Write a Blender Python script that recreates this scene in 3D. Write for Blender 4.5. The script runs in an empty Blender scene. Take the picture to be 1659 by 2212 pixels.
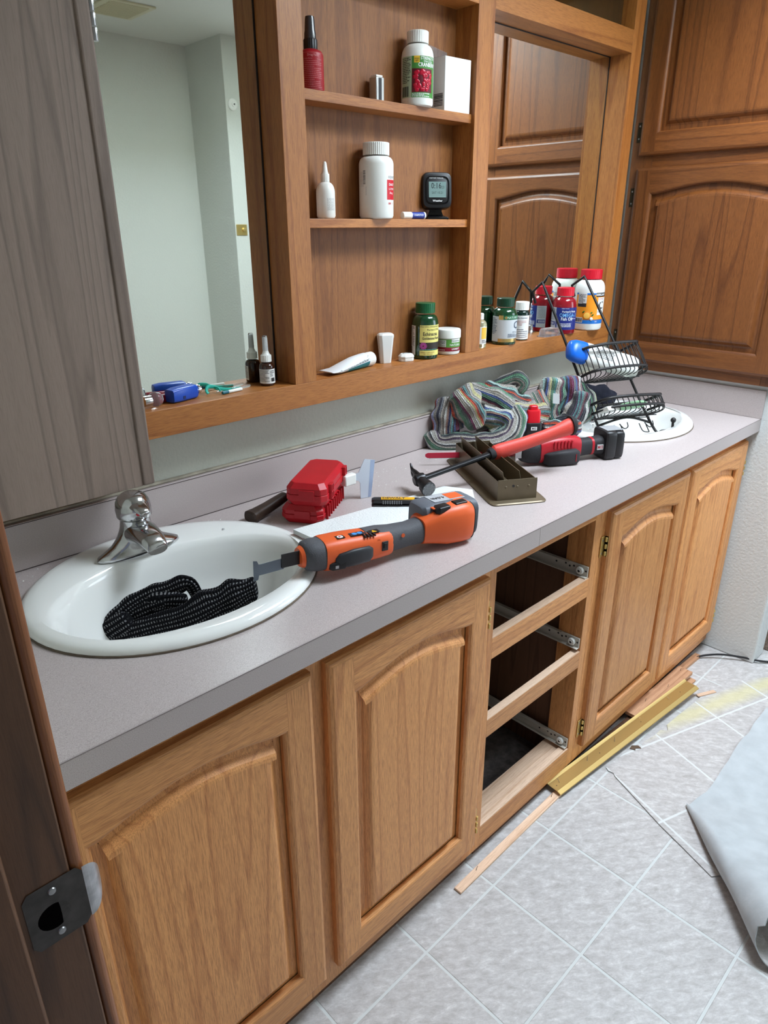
import bpy, math, random
from mathutils import Vector, Matrix
random.seed(7)
S = bpy.context.scene
COL = S.collection
PI = math.pi

# ------------------------------------------------------------------ camera
cd = bpy.data.cameras.new('camera'); cam = bpy.data.objects.new('camera', cd); COL.objects.link(cam)
cd.sensor_fit = 'VERTICAL'; cd.sensor_height = 36.0; cd.sensor_width = 27.0
cd.lens = 1493.56 / 2212 * 36.0
cd.clip_start = 0.02
YAW, PITCH, ROLL = 0.767787, 0.391309, -0.003897
fw = Vector((math.sin(YAW)*math.cos(PITCH), math.cos(YAW)*math.cos(PITCH), -math.sin(PITCH)))
r0 = Vector((math.cos(YAW), -math.sin(YAW), 0)); u0 = r0.cross(fw)
rt = r0*math.cos(ROLL) + u0*math.sin(ROLL); up = -r0*math.sin(ROLL) + u0*math.cos(ROLL)
CAMP = Vector((-0.2626, -1.2910, 1.4783))
M = Matrix((rt, up, -fw)).transposed().to_4x4(); M.translation = CAMP
cam.matrix_world = M
S.camera = cam

# ------------------------------------------------------------------ world, daylight, exposure
w = bpy.data.worlds.new('world'); S.world = w; w.use_nodes = True
bg = w.node_tree.nodes['Background']; bg.inputs[0].default_value = (0.62, 0.74, 1.0, 1); bg.inputs[1].default_value = 0.22

def area_light(name, loc, target, sx, sy, power, color):
    l = bpy.data.lights.new(name, 'AREA'); l.shape = 'RECTANGLE'; l.size = sx; l.size_y = sy
    l.energy = power; l.color = color
    o = bpy.data.objects.new(name, l); COL.objects.link(o); o.location = loc
    o.rotation_euler = (Vector(target) - Vector(loc)).to_track_quat('-Z', 'Y').to_euler()
    return o
# daylight through the ceiling skylight over the middle of the bathroom
area_light('skylight_daylight', (1.50, -.92, 2.56), (1.50, -.92, 0.0), 0.95, .62, 60, (0.77, 0.88, 1.0))
# daylight coming in through the big window of the adjoining room (right, behind the wall end)
area_light('window_daylight', (2.95, -2.02, 1.45), (2.95, 0.0, 1.35), 1.40, 1.20, 24, (0.76, 0.87, 1.0))
S.view_settings.view_transform = 'Standard'; S.view_settings.look = 'None'
S.view_settings.gamma = 1.0; S.view_settings.use_curve_mapping = False
S.view_settings.exposure = 0.30

# ------------------------------------------------------------------ helpers
def lin(c):
    return tuple((v/12.92 if v <= .04045 else ((v+.055)/1.055)**2.4) for v in c)
def rgb(r, g, b): return lin((r/255, g/255, b/255)) + (1.0,)

def tag(o, label=None, cat=None, group=None, kind=None):
    if label: o['label'] = label
    if cat: o['category'] = cat
    if group: o['group'] = group
    if kind: o['kind'] = kind
    return o
def thing(name, label, cat, loc=(0, 0, 0), rotz=0.0, group=None, kind=None):
    o = bpy.data.objects.new(name, None); COL.objects.link(o); o.empty_display_size = .03
    o.location = loc; o.rotation_euler = (0, 0, rotz)
    o.matrix_basis = Matrix.Translation(loc) @ Matrix.Rotation(rotz, 4, 'Z')
    return tag(o, label, cat, group, kind)

class G:
    """collects shapes; build() links them as ONE mesh object"""
    def __init__(s): s.v = []; s.f = []; s.m = []; s.uv = {}
    def add(s, vs, fs, m=0, uvs=None):
        b = len(s.v); s.v += [tuple(p) for p in vs]
        for f in fs: s.f.append(tuple(i+b for i in f)); s.m.append(m)
        if uvs:
            for i, t in enumerate(uvs): s.uv[b+i] = t
        return s
    def box(s, x0, x1, y0, y1, z0, z1, m=0):
        vs = [(x, y, z) for z in (z0, z1) for y in (y0, y1) for x in (x0, x1)]
        return s.add(vs, [(0,2,3,1),(4,5,7,6),(0,1,5,4),(2,6,7,3),(0,4,6,2),(1,3,7,5)], m)
    def rings(s, rs, m=0, cap0=True, cap1=True, closed=True, uv=False, flip=False):
        n = len(rs[0]); vs = [p for r in rs for p in r]; fs = []
        for i in range(len(rs)-1):
            for j in range(n if closed else n-1):
                a, b = i*n+j, i*n+(j+1) % n
                q = (a, b, b+n, a+n)
                fs.append(q[::-1] if flip else q)
        if cap0: fs.append(tuple(range(n))[::-1] if not flip else tuple(range(n)))
        if cap1:
            t = tuple((len(rs)-1)*n+j for j in range(n)); fs.append(t if not flip else t[::-1])
        uvs = [(j/n, i/max(1, len(rs)-1)) for i in range(len(rs)) for j in range(n)] if uv else None
        return s.add(vs, fs, m, uvs)
    def lathe(s, prof, seg=28, m=0, c=(0, 0, 0), sy=1.0, cap0=True, cap1=True):
        rs = [[(c[0]+r*math.cos(2*PI*j/seg), c[1]+r*sy*math.sin(2*PI*j/seg), c[2]+z) for j in range(seg)] for r, z in prof]
        return s.rings(rs, m, cap0, cap1)
    def tube(s, pts, r, seg=8, m=0, closed=False, flat=None):
        pts = [Vector(p) for p in pts]; n = len(pts); rs = []; prev = None
        for i, p in enumerate(pts):
            if closed: t = pts[(i+1) % n] - pts[i-1]
            else: t = pts[min(i+1, n-1)] - pts[max(i-1, 0)]
            t.normalize()
            if prev is None:
                a = Vector((0, 0, 1)) if abs(t.z) < .9 else Vector((1, 0, 0))
                x = t.cross(a).normalized()
            else:
                x = (prev - t*prev.dot(t)).normalized()
            prev = x; y = t.cross(x)
            rr = r[i] if isinstance(r, (list, tuple)) else r
            fl = flat or 1.0
            rs.append([p + x*rr*math.cos(2*PI*j/seg) + y*rr*fl*math.sin(2*PI*j/seg) for j in range(seg)])
        if closed: rs.append(rs[0])
        return s.rings(rs, m, not closed, not closed)
    def patch(s, r, a0, a1, z0, z1, m=0, seg=None, sy=1.0):
        """a piece of label on an upright cylinder; degrees, 0 faces local +x"""
        seg = seg or max(1, int(abs(a1-a0)/9)); vs = []; fs = []
        for i in range(seg+1):
            a = math.radians(a0+(a1-a0)*i/seg)
            vs += [(r*math.cos(a), r*sy*math.sin(a), z0), (r*math.cos(a), r*sy*math.sin(a), z1)]
        for i in range(seg): fs.append((2*i, 2*i+2, 2*i+3, 2*i+1))
        return s.add(vs, fs, m)
    def prism(s, poly, z0, z1, m=0, axis='z'):
        """extrude a 2-D outline (counter-clockwise)"""
        n = len(poly)
        mk = {'z': lambda a, b, c: (a, b, c), 'y': lambda a, b, c: (a, c, b), 'x': lambda a, b, c: (c, a, b)}[axis]
        vs = [mk(a, b, z0) for a, b in poly] + [mk(a, b, z1) for a, b in poly]
        fs = [tuple(range(n))[::-1], tuple(range(n, 2*n))] + [(i, (i+1) % n, n+(i+1) % n, n+i) for i in range(n)]
        if axis == 'y': fs = [f[::-1] for f in fs]
        return s.add(vs, fs, m)
    def xf(s, mat):
        s.v = [tuple(mat @ Vector(p)) for p in s.v]; return s
    def build(s, name, mats, parent=None, world=False, smooth=30, bevel=0, kind=None, label=None, bseg=2, subsurf=0):
        me = bpy.data.meshes.new(name); me.from_pydata(s.v, [], s.f)
        for mt in (mats if isinstance(mats, (list, tuple)) else [mats]): me.materials.append(mt)
        me.polygons.foreach_set('material_index', s.m)
        if s.uv:
            ul = me.uv_layers.new(name='UVMap')
            for l in me.loops:
                ul.data[l.index].uv = s.uv.get(l.vertex_index, (0, 0))
        me.validate(); me.update()
        if smooth:
            me.polygons.foreach_set('use_smooth', [True]*len(me.polygons))
            me.set_sharp_from_angle(angle=math.radians(smooth))
        o = bpy.data.objects.new(name, me); COL.objects.link(o)
        if parent:
            o.parent = parent
            if world: o.matrix_parent_inverse = wm(parent).inverted()
        if bevel:
            b = o.modifiers.new('bevel', 'BEVEL'); b.width = bevel; b.segments = bseg; b.limit_method = 'ANGLE'; b.angle_limit = math.radians(40)
        if subsurf:
            q = o.modifiers.new('sub', 'SUBSURF'); q.levels = subsurf; q.render_levels = subsurf
        if kind: o['kind'] = kind
        if label: o['label'] = label
        return o
def wm(o):
    m = o.matrix_basis.copy()
    if o.parent: m = wm(o.parent) @ o.matrix_parent_inverse @ m
    return m
def sring(x, cy, cz, hw, hh, n=24, p=2.6):
    """super-ellipse ring in the plane x = const"""
    out = []
    for j in range(n):
        a = 2*PI*j/n; c, s_ = math.cos(a), math.sin(a)
        out.append((x, cy+hw*math.copysign(abs(c)**(2/p), c), cz+hh*math.copysign(abs(s_)**(2/p), s_)))
    return out
def loft(g, secs, m=0, n=24, p=2.6):
    rs = []
    for q in secs:
        x, cy, cz, hw, hh = q[:5]; pp = q[5] if len(q) > 5 else p
        rs.append(sring(x, cy, cz, hw, hh, n, pp))
    return g.rings(rs, m)
def catmull(pts, k=8, closed=False):
    pts = [Vector(p) for p in pts]; out = []; n = len(pts)
    for i in range(n if closed else n-1):
        if closed: a, b, c, d = pts[i-1], pts[i], pts[(i+1) % n], pts[(i+2) % n]
        else: a, b, c, d = pts[max(i-1, 0)], pts[i], pts[i+1], pts[min(i+2, n-1)]
        for j in range(k):
            t = j/k
            out.append(.5*((2*b)+(c-a)*t+(2*a-5*b+4*c-d)*t*t+(3*b-a-3*c+d)*t**3))
    if not closed: out.append(pts[-1])
    return out
_txt = {}
def text_geo(body, size, bold=0.0, shear=0.0, sx=1.0):
    key = (body, round(size, 5), bold, shear)
    if key not in _txt:
        c = bpy.data.curves.new('t', 'FONT'); c.body = body; c.size = size; c.align_x = 'CENTER'; c.align_y = 'CENTER'
        c.resolution_u = 2; c.offset = bold; c.shear = shear; c.fill_mode = 'FRONT'
        o = bpy.data.objects.new('t', c); COL.objects.link(o)
        bpy.context.view_layer.update()
        me = o.evaluated_get(bpy.context.evaluated_depsgraph_get()).to_mesh()
        _txt[key] = ([tuple(v.co) for v in me.vertices], [tuple(p.vertices) for p in me.polygons])
        bpy.data.objects.remove(o); bpy.data.curves.remove(c)
    v, f = _txt[key]
    return [(p[0]*sx, p[1], 0) for p in v], f
def text_flat(g, body, size, mat, m=0, bold=0.0, sx=1.0):
    v, f = text_geo(body, size, bold, 0, sx); g.add([mat @ Vector(p) for p in v], f, m); return g
def text_cyl(g, body, size, r, ang, z, m=0, bold=0.0, sx=1.0, vertical=False, sy=1.0):
    v, f = text_geo(body, size, bold, 0, sx); out = []
    for x, y, _ in v:
        if vertical: x, y = -y, x
        a = math.radians(ang)+x/r; out.append((r*math.cos(a), r*sy*math.sin(a), z+y))
    g.add(out, f, m); return g
def fineprint(g, r, a0, a1, z0, z1, n, m=0, fill=.45, sy=1.0):
    """rows of small print on a cylinder label"""
    h = (z1-z0)/n
    for i in range(n):
        zz = z1-h*(i+.5); a = a0
        end = a1-(a1-a0)*random.choice((0, 0, .1, .35))
        while a < end-1:
            b = min(end, a+random.uniform(3, 11)); g.patch(r, a, b, zz-h*fill/2, zz+h*fill/2, m, 1, sy); a = b+1.6
    return g
def barcode(g, r, a0, a1, z0, z1, m=0, horiz=True, sy=1.0):
    t = 0.0
    while t < 1:
        wd = random.choice((.025, .04, .06)); 
        if horiz: g.patch(r, a0+(a1-a0)*t, a0+(a1-a0)*min(1, t+wd), z0, z1, m, 1, sy)
        else: g.patch(r, a0, a1, z0+(z1-z0)*t, z0+(z1-z0)*min(1, t+wd), m, 2, sy)
        t += wd+random.choice((.025, .04))
    return g

# ------------------------------------------------------------------ materials
def nt(name):
    m = bpy.data.materials.new(name); m.use_nodes = True
    return m, m.node_tree.nodes, m.node_tree.links, m.node_tree.nodes['Principled BSDF']
def plain(name, col, rough=.5, metal=0.0, spec=.5, coat=0.0, trans=0.0, ior=1.45, alpha=1.0, noise=0.0, nscale=60, bump=0.0, bscale=300, emis=None):
    m, N, L, b = nt(name)
    b.inputs['Base Color'].default_value = col; b.inputs['Roughness'].default_value = rough
    b.inputs['Metallic'].default_value = metal; b.inputs['Specular IOR Level'].default_value = spec
    b.inputs['Coat Weight'].default_value = coat; b.inputs['Transmission Weight'].default_value = trans
    b.inputs['IOR'].default_value = ior; b.inputs['Alpha'].default_value = alpha
    if noise or bump:
        tc = N.new('ShaderNodeTexCoord')
    if noise:
        n = N.new('ShaderNodeTexNoise'); n.inputs['Scale'].default_value = nscale; n.inputs['Detail'].default_value = 5
        L.new(tc.outputs['Object'], n.inputs['Vector'])
        mx = N.new('ShaderNodeMix'); mx.data_type = 'RGBA'; mx.blend_type = 'MULTIPLY'
        cr = N.new('ShaderNodeValToRGB'); cr.color_ramp.elements[0].position = .3; cr.color_ramp.elements[1].position = .7
        cr.color_ramp.elements[0].color = (1-noise, 1-noise, 1-noise, 1)
        L.new(n.outputs['Fac'], cr.inputs[0]); mx.inputs[0].default_value = 1
        mx.inputs[6].default_value = col; L.new(cr.outputs[0], mx.inputs[7]); L.new(mx.outputs[2], b.inputs['Base Color'])
    if bump:
        n = N.new('ShaderNodeTexNoise'); n.inputs['Scale'].default_value = bscale; n.inputs['Detail'].default_value = 3
        L.new(tc.outputs['Object'], n.inputs['Vector'])
        bp = N.new('ShaderNodeBump'); bp.inputs['Strength'].default_value = bump; bp.inputs['Distance'].default_value = .002
        L.new(n.outputs['Fac'], bp.inputs['Height']); L.new(bp.outputs[0], b.inputs['Normal'])
    return m
def wood(name, axis, light, dark, pore, rough=.45, rings=9.0, tone=.35, coat=.05):
    """oak with the grain along one local axis: contour rings of a stretched noise, fine pores, per-piece offset"""
    m, N, L, b = nt(name)
    tc = N.new('ShaderNodeTexCoord'); oi = N.new('ShaderNodeObjectInfo')
    ad = N.new('ShaderNodeVectorMath'); ad.operation = 'ADD'
    sc = N.new('ShaderNodeVectorMath'); sc.operation = 'SCALE'; sc.inputs[0].default_value = (3.1, 5.7, 4.3)
    L.new(oi.outputs['Random'], sc.inputs['Scale']); L.new(tc.outputs['Object'], ad.inputs[0]); L.new(sc.outputs[0], ad.inputs[1])
    def mapped(al, ac):
        mp = N.new('ShaderNodeVectorMath'); mp.operation = 'MULTIPLY'
        v = [ac, ac, ac]; v['xyz'.index(axis)] = al; mp.inputs[1].default_value = v
        L.new(ad.outputs[0], mp.inputs[0]); return mp.outputs[0]
    n1 = N.new('ShaderNodeTexNoise'); n1.inputs['Scale'].default_value = 1; n1.inputs['Detail'].default_value = 1.5
    L.new(mapped(.55, 13), n1.inputs['Vector'])
    mu = N.new('ShaderNodeMath'); mu.operation = 'MULTIPLY'; mu.inputs[1].default_value = rings; L.new(n1.outputs['Fac'], mu.inputs[0])
    fr = N.new('ShaderNodeMath'); fr.operation = 'FRACT'; L.new(mu.outputs[0], fr.inputs[0])
    r1 = N.new('ShaderNodeValToRGB'); e = r1.color_ramp.elements
    e[0].position = 0; e[0].color = light; e[1].position = .72; e[1].color = tuple(light[i]*(1-tone)+dark[i]*tone for i in range(3))+(1,)
    x = e.new(.86); x.color = dark; x = e.new(1.0); x.color = tuple(light[i]*.8+dark[i]*.2 for i in range(3))+(1,)
    L.new(fr.outputs[0], r1.inputs[0])
    n2 = N.new('ShaderNodeTexNoise'); n2.inputs['Scale'].default_value = 1; n2.inputs['Detail'].default_value = 4; n2.inputs['Roughness'].default_value = .7
    L.new(mapped(34, 780), n2.inputs['Vector'])
    r2 = N.new('ShaderNodeValToRGB'); r2.color_ramp.elements[0].position = .38; r2.color_ramp.elements[1].position = .55
    r2.color_ramp.elements[0].color = pore; r2.color_ramp.elements[1].color = (1, 1, 1, 1)
    L.new(n2.outputs['Fac'], r2.inputs[0])
    mx = N.new('ShaderNodeMix'); mx.data_type = 'RGBA'; mx.blend_type = 'MULTIPLY'; mx.inputs[0].default_value = .7
    L.new(r1.outputs[0], mx.inputs[6]); L.new(r2.outputs[0], mx.inputs[7])
    # board to board tone
    hv = N.new('ShaderNodeHueSaturation'); mr = N.new('ShaderNodeMapRange'); mr.inputs[3].default_value = .86; mr.inputs[4].default_value = 1.12
    L.new(oi.outputs['Random'], mr.inputs[0]); L.new(mr.outputs[0], hv.inputs['Value']); L.new(mx.outputs[2], hv.inputs['Color'])
    L.new(hv.outputs[0], b.inputs['Base Color'])
    b.inputs['Roughness'].default_value = rough; b.inputs['Coat Weight'].default_value = coat; b.inputs['Coat Roughness'].default_value = .25
    bp = N.new('ShaderNodeBump'); bp.inputs['Strength'].default_value = .18; bp.inputs['Distance'].default_value = .0008
    L.new(n2.outputs['Fac'], bp.inputs['Height']); L.new(bp.outputs[0], b.inputs['Normal'])
    return m
OL, OD, OP = rgb(226, 160, 98), rgb(200, 132, 75), (.52, .42, .34, 1)
oak = {a: wood('oak_'+a, a, OL, OD, OP) for a in 'xyz'}
UL, UD = rgb(182, 117, 56), rgb(154, 91, 38)  # wall unit: same oak, with the dimmer upper light put into its colour
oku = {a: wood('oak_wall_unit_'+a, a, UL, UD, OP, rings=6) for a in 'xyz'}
pale = {a: wood('oak_bare_'+a, a, rgb(238, 206, 178), rgb(212, 172, 140), (.75, .68, .62, 1), rough=.7, coat=0) for a in 'xyz'}
trim_wood = wood('worn_trim', 'x', rgb(204, 158, 122), rgb(172, 124, 90), (.7, .62, .55, 1), rough=.65, rings=8, coat=0)
grey_wood = wood('grey_washed_panel', 'z', rgb(138, 120, 108), rgb(114, 98, 88), (.82, .80, .78, 1), rough=.6, rings=9, coat=0)
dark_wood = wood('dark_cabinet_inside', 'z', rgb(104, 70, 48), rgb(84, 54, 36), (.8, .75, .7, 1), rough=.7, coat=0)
jamb_wood = wood('dark_jamb', 'z', rgb(106, 70, 44), rgb(80, 51, 31), (.75, .7, .65, 1), rough=.5)
casing_wood = wood('casing_wood', 'z', rgb(150, 92, 52), rgb(118, 68, 36), (.75, .7, .65, 1), rough=.4)

def wall_paint(name, col):
    m, N, L, b = nt(name)
    tc = N.new('ShaderNodeTexCoord'); n = N.new('ShaderNodeTexNoise'); n.inputs['Scale'].default_value = 105; n.inputs['Detail'].default_value = 3
    L.new(tc.outputs['Object'], n.inputs['Vector'])
    bp = N.new('ShaderNodeBump'); bp.inputs['Strength'].default_value = .55; bp.inputs['Distance'].default_value = .003
    L.new(n.outputs['Fac'], bp.inputs['Height']); L.new(bp.outputs[0], b.inputs['Normal'])
    b.inputs['Base Color'].default_value = col; b.inputs['Roughness'].default_value = .75
    return m
paint = wall_paint('wall_paint', rgb(194, 196, 184)); paint_far = wall_paint('wall_paint_far', rgb(206, 208, 199))  # far walls: same paint, lightened in place of light they lack
paint_cool = wall_paint('wall_paint_end', rgb(212, 214, 212))
ceil_m = wall_paint('ceiling_paint', rgb(214, 214, 204))

def speckle(name, base, dk, lt, rough=.33, scale=900):
    m, N, L, b = nt(name)
    tc = N.new('ShaderNodeTexCoord'); n = N.new('ShaderNodeTexNoise'); n.inputs['Scale'].default_value = scale; n.inputs['Detail'].default_value = 2
    L.new(tc.outputs['Object'], n.inputs['Vector'])
    cr = N.new('ShaderNodeValToRGB'); e = cr.color_ramp.elements
    e[0].position = .33; e[0].color = dk; e[1].position = .68; e[1].color = lt
    x = e.new(.46); x.color = base; x = e.new(.56); x.color = base
    L.new(n.outputs['Fac'], cr.inputs[0]); L.new(cr.outputs[0], b.inputs['Base Color'])
    b.inputs['Roughness'].default_value = rough
    return m
laminate = speckle('laminate', rgb(182, 170, 167), rgb(158, 145, 142), rgb(198, 188, 186))
seam_m = plain('dark_seam', rgb(70, 58, 56), .8); seam_soft = plain('soft_seam', rgb(132, 120, 118), .7)

def vinyl(name, grid=False, tile=.2397, yellow=False):
    """mottled grey-beige vinyl with the printed stone pattern; grid adds the printed grout lines"""
    m, N, L, b = nt(name)
    tc = N.new('ShaderNodeTexCoord'); ge = N.new('ShaderNodeNewGeometry')
    oi = N.new('ShaderNodeObjectInfo')
    src = N.new('ShaderNodeVectorMath'); src.operation = 'ADD'
    sc = N.new('ShaderNodeVectorMath'); sc.operation = 'SCALE'; sc.inputs[0].default_value = (7.3, 4.1, 0)
    L.new(oi.outputs['Random'], sc.inputs['Scale']); L.new(tc.outputs['Object'], src.inputs[0]); L.new(sc.outputs[0], src.inputs[1])
    n1 = N.new('ShaderNodeTexNoise'); n1.inputs['Scale'].default_value = 30; n1.inputs['Detail'].default_value = 12; n1.inputs['Roughness'].default_value = .80
    n1.inputs['Distortion'].default_value = .25
    st = N.new('ShaderNodeVectorMath'); st.operation = 'MULTIPLY'; st.inputs[1].default_value = (1.0, 2.1, 1.0)
    rt_ = N.new('ShaderNodeVectorRotate'); rt_.rotation_type = 'Z_AXIS'; rt_.inputs['Angle'].default_value = .6
    L.new(src.outputs[0], rt_.inputs['Vector']); L.new(rt_.outputs[0], st.inputs[0]); L.new(st.outputs[0], n1.inputs['Vector'])
    cr = N.new('ShaderNodeValToRGB'); e = cr.color_ramp.elements
    e[0].position = .33; e[0].color = rgb(164, 159, 155); e[1].position = .74; e[1].color = rgb(236, 235, 233)
    x = e.new(.48); x.color = rgb(186, 182, 180); x = e.new(.57); x.color = rgb(200, 197, 195)
    L.new(n1.outputs['Fac'], cr.inputs[0])
    col = cr.outputs[0]
    sep = N.new('ShaderNodeSeparateXYZ'); L.new(tc.outputs['Object'], sep.inputs[0])
    def math_(op, a, bb=None):
        k = N.new('ShaderNodeMath'); k.operation = op
        for i, q in enumerate((a, bb)):
            if q is None: continue
            if isinstance(q, (int, float)): k.inputs[i].default_value = q
            else: L.new(q, k.inputs[i])
        return k.outputs[0]
    if yellow:
        n3 = N.new('ShaderNodeTexNoise'); n3.inputs['Scale'].default_value = 9; n3.inputs['Detail'].default_value = 4; L.new(tc.outputs['Object'], n3.inputs['Vector'])
        d = math_('ABSOLUTE', math_('SUBTRACT', sep.outputs[1], .052))
        k = math_('SUBTRACT', 1.0, math_('DIVIDE', d, .045)); k = math_('MAXIMUM', k, 0)
        k = math_('MULTIPLY', k, math_('MULTIPLY', n3.outputs['Fac'], 1.5)); k = math_('MINIMUM', k, .6)
        mx = N.new('ShaderNodeMix'); mx.data_type = 'RGBA'; L.new(k, mx.inputs[0]); L.new(col, mx.inputs[6]); mx.inputs[7].default_value = rgb(214, 206, 150)
        col = mx.outputs[2]
    if grid:
        def edge(o_):
            fr = math_('FRACT', math_('ADD', math_('DIVIDE', o_, tile), 100.5)); return math_('ABSOLUTE', math_('SUBTRACT', fr, .5))
        k = math_('MINIMUM', edge(sep.outputs[0]), edge(sep.outputs[1]))
        k = math_('LESS_THAN', k, .013)
        mx = N.new('ShaderNodeMix'); mx.data_type = 'RGBA'; L.new(k, mx.inputs[0]); L.new(col, mx.inputs[6]); mx.inputs[7].default_value = rgb(214, 216, 214)
        col = mx.outputs[2]
    L.new(col, b.inputs['Base Color']); b.inputs['Roughness'].default_value = .42
    bp = N.new('ShaderNodeBump'); bp.inputs['Strength'].default_value = .15; bp.inputs['Distance'].default_value = .001
    L.new(n1.outputs['Fac'], bp.inputs['Height']); L.new(bp.outputs[0], b.inputs['Normal'])
    return m
vinyl_tile = vinyl('vinyl_tile'); vinyl_print = vinyl('vinyl_print', True, yellow=True)
grout = plain('vinyl_grout', rgb(206, 209, 207), .5)
vinyl_back = plain('vinyl_back', rgb(190, 196, 199), .6, noise=.16, nscale=22, bump=.25, bscale=90)
porcelain = plain('porcelain', rgb(236, 236, 232), .08, spec=.6, coat=.4)
chrome = plain('chrome', rgb(205, 205, 206), .13, metal=1, noise=.25, nscale=40)
brass = plain('brass', rgb(214, 186, 116), .38, metal=.85)
gold = plain('gold_anodised', rgb(200, 170, 108), .42, metal=.8)
mirror_m = plain('mirror', (.86, .905, .865, 1), .015, metal=1)
black = plain('black_plastic', rgb(26, 25, 27), .4)
black_rubber = plain('black_rubber', rgb(34, 33, 35), .75, bump=.3, bscale=700)
black_wire = plain('black_wire', rgb(30, 27, 27), .42)
white_p = plain('white_plastic', rgb(232, 232, 226), .38)
paper = plain('white_label', rgb(226, 226, 222), .55)
ink = plain('ink', rgb(44, 42, 44), .6)
ink_grey = plain('ink_grey', rgb(126, 126, 128), .6)
red_p = plain('red_plastic', rgb(186, 18, 32), .42, noise=.12, nscale=25)
red_cap = plain('red_cap', rgb(202, 20, 42), .35)
white_ink = plain('white_ink', rgb(238, 238, 236), .5)
screw_m = plain('steel', rgb(170, 170, 172), .3, metal=1)
# ------------------------------------------------------------------ the setting
def struct(name, g, mats, smooth=0, **k):
    o = g.build(name, mats, smooth=smooth, **k); o['kind'] = 'structure'; return o
CZ = 2.30                                   # ceiling height
H, HB, HS = .8904, .8483, .9823             # counter top, underside of its front edge, top of backsplash
XW = 2.172                                  # wall at the right end of the vanity
XL = -.148                                  # wall at the left end of the vanity
T = .2397; TX, TY = .7623, -.6064           # vinyl pattern

fl = struct('floor', G().box(-1.2, 2.30, -2.33, .12, -.06, -.0008), grout)
tg = G(); hh = T/2-.0028
tg.add([(-hh,-hh,-.0008),(hh,-hh,-.0008),(hh,hh,-.0008),(-hh,hh,-.0008),(-hh+.001,-hh+.001,0),(hh-.001,-hh+.001,0),(hh-.001,hh-.001,0),(-hh+.001,hh-.001,0)],
       [(0,1,5,4),(1,2,6,5),(2,3,7,6),(3,0,4,7),(4,5,6,7)])
tile0 = None
for i in range(-6, 7):
    for j in range(-7, 2):
        x, y = TX+(i+.5)*T, TY+(j+.5)*T
        if x > 2.35 or y > -.40: continue
        if tile0 is None:
            tile0 = tg.build('tile', vinyl_tile, fl, smooth=0); o = tile0
        else:
            o = tile0.copy(); COL.objects.link(o)
        o.location = (x, y, 0)
carpet_m = plain('carpet', rgb(120, 100, 86), .95, noise=.75, nscale=160, bump=1.0, bscale=220)
struct('floor_carpet', G().box(2.30, 4.0, -1.907, .6, -.06, .004), carpet_m)
sx0, sx1, sy0, sy1 = 1.02, 1.98, -1.24, -.60
g = G().box(-1.2, sx0, -2.4, .7, CZ, CZ+.08).box(sx1, 4.1, -2.4, .7, CZ, CZ+.08).box(sx0, sx1, -2.4, sy0, CZ, CZ+.08).box(sx0, sx1, sy1, .7, CZ, CZ+.08)
g.box(sx0-.02, sx0, sy0-.02, sy1+.02, CZ+.08, CZ+.30).box(sx1, sx1+.02, sy0-.02, sy1+.02, CZ+.08, CZ+.30).box(sx0, sx1, sy0-.02, sy0, CZ+.08, CZ+.30).box(sx0, sx1, sy1, sy1+.02, CZ+.08, CZ+.30)  # unseen skylight shaft, added deep to keep daylight off the upper walls
struct('ceiling', g, ceil_m)
sk = thing('window_2', None, None, (1.50, -.92, CZ), kind='structure')
G().box(sx0, sx0+.02, sy0, sy1, CZ-.010, CZ).box(sx1-.02, sx1, sy0, sy1, CZ-.010, CZ).box(sx0+.02, sx1-.02, sy0, sy0+.02, CZ-.010, CZ).box(sx0+.02, sx1-.02, sy1-.02, sy1, CZ-.010, CZ).build('skylight_frame', white_p, sk, True, smooth=0)
struct('wall_back', G().box(XL-.1, XW, .02, .12, 0, CZ), paint)
struct('wall_right', G().box(XW, 2.272, -.700, .6, 0, CZ), paint_cool, bevel=.006)
g = G().box(XL-.1, XL, -.782, .02, 0, CZ).box(XL-.1, XL, -1.62, -.782, 2.06, CZ).box(XL-.1, XL, -2.33, -1.62, 0, CZ)
struct('wall_left', g, paint)
struct('wall_front', G().box(XL-.1, 1.92, -2.33, -2.23, 0, CZ), paint_far)
g = G().box(1.82, 2.22, -2.23, -1.907, 0, CZ).box(2.22, 3.68, -2.007, -1.907, 0, .82).box(2.22, 3.68, -2.007, -1.907, 2.08, CZ).box(3.68, 4.0, -2.007, -1.907, 0, CZ)
struct('wall_front_bedroom', g, paint_far)
struct('wall_bedroom_side', G().box(4.0, 4.1, -2.007, .7, 0, CZ), paint)
struct('wall_bedroom_back', G().box(2.272, 4.1, .6, .7, 0, CZ), paint)
def window(n, x0, x1, z0, z1, y0, y1):
    t = thing('window_%d' % n, None, None, ((x0+x1)/2, y1, z0), kind='structure')
    g = G().box(x0, x0+.035, y0+.02, y1, z0, z1).box(x1-.035, x1, y0+.02, y1, z0, z1).box(x0+.035, x1-.035, y0+.02, y1, z0, z0+.035).box(x0+.035, x1-.035, y0+.02, y1, z1-.035, z1)
    g.build('window_frame', white_p, t, True, smooth=0)
    G().box((x0+x1)/2-.014, (x0+x1)/2+.014, y0+.04, y1-.02, z0+.035, z1-.035).build('mullion', white_p, t, True, smooth=0)
window(1, 2.22, 3.68, .82, 2.08, -2.007, -1.907)

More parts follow.
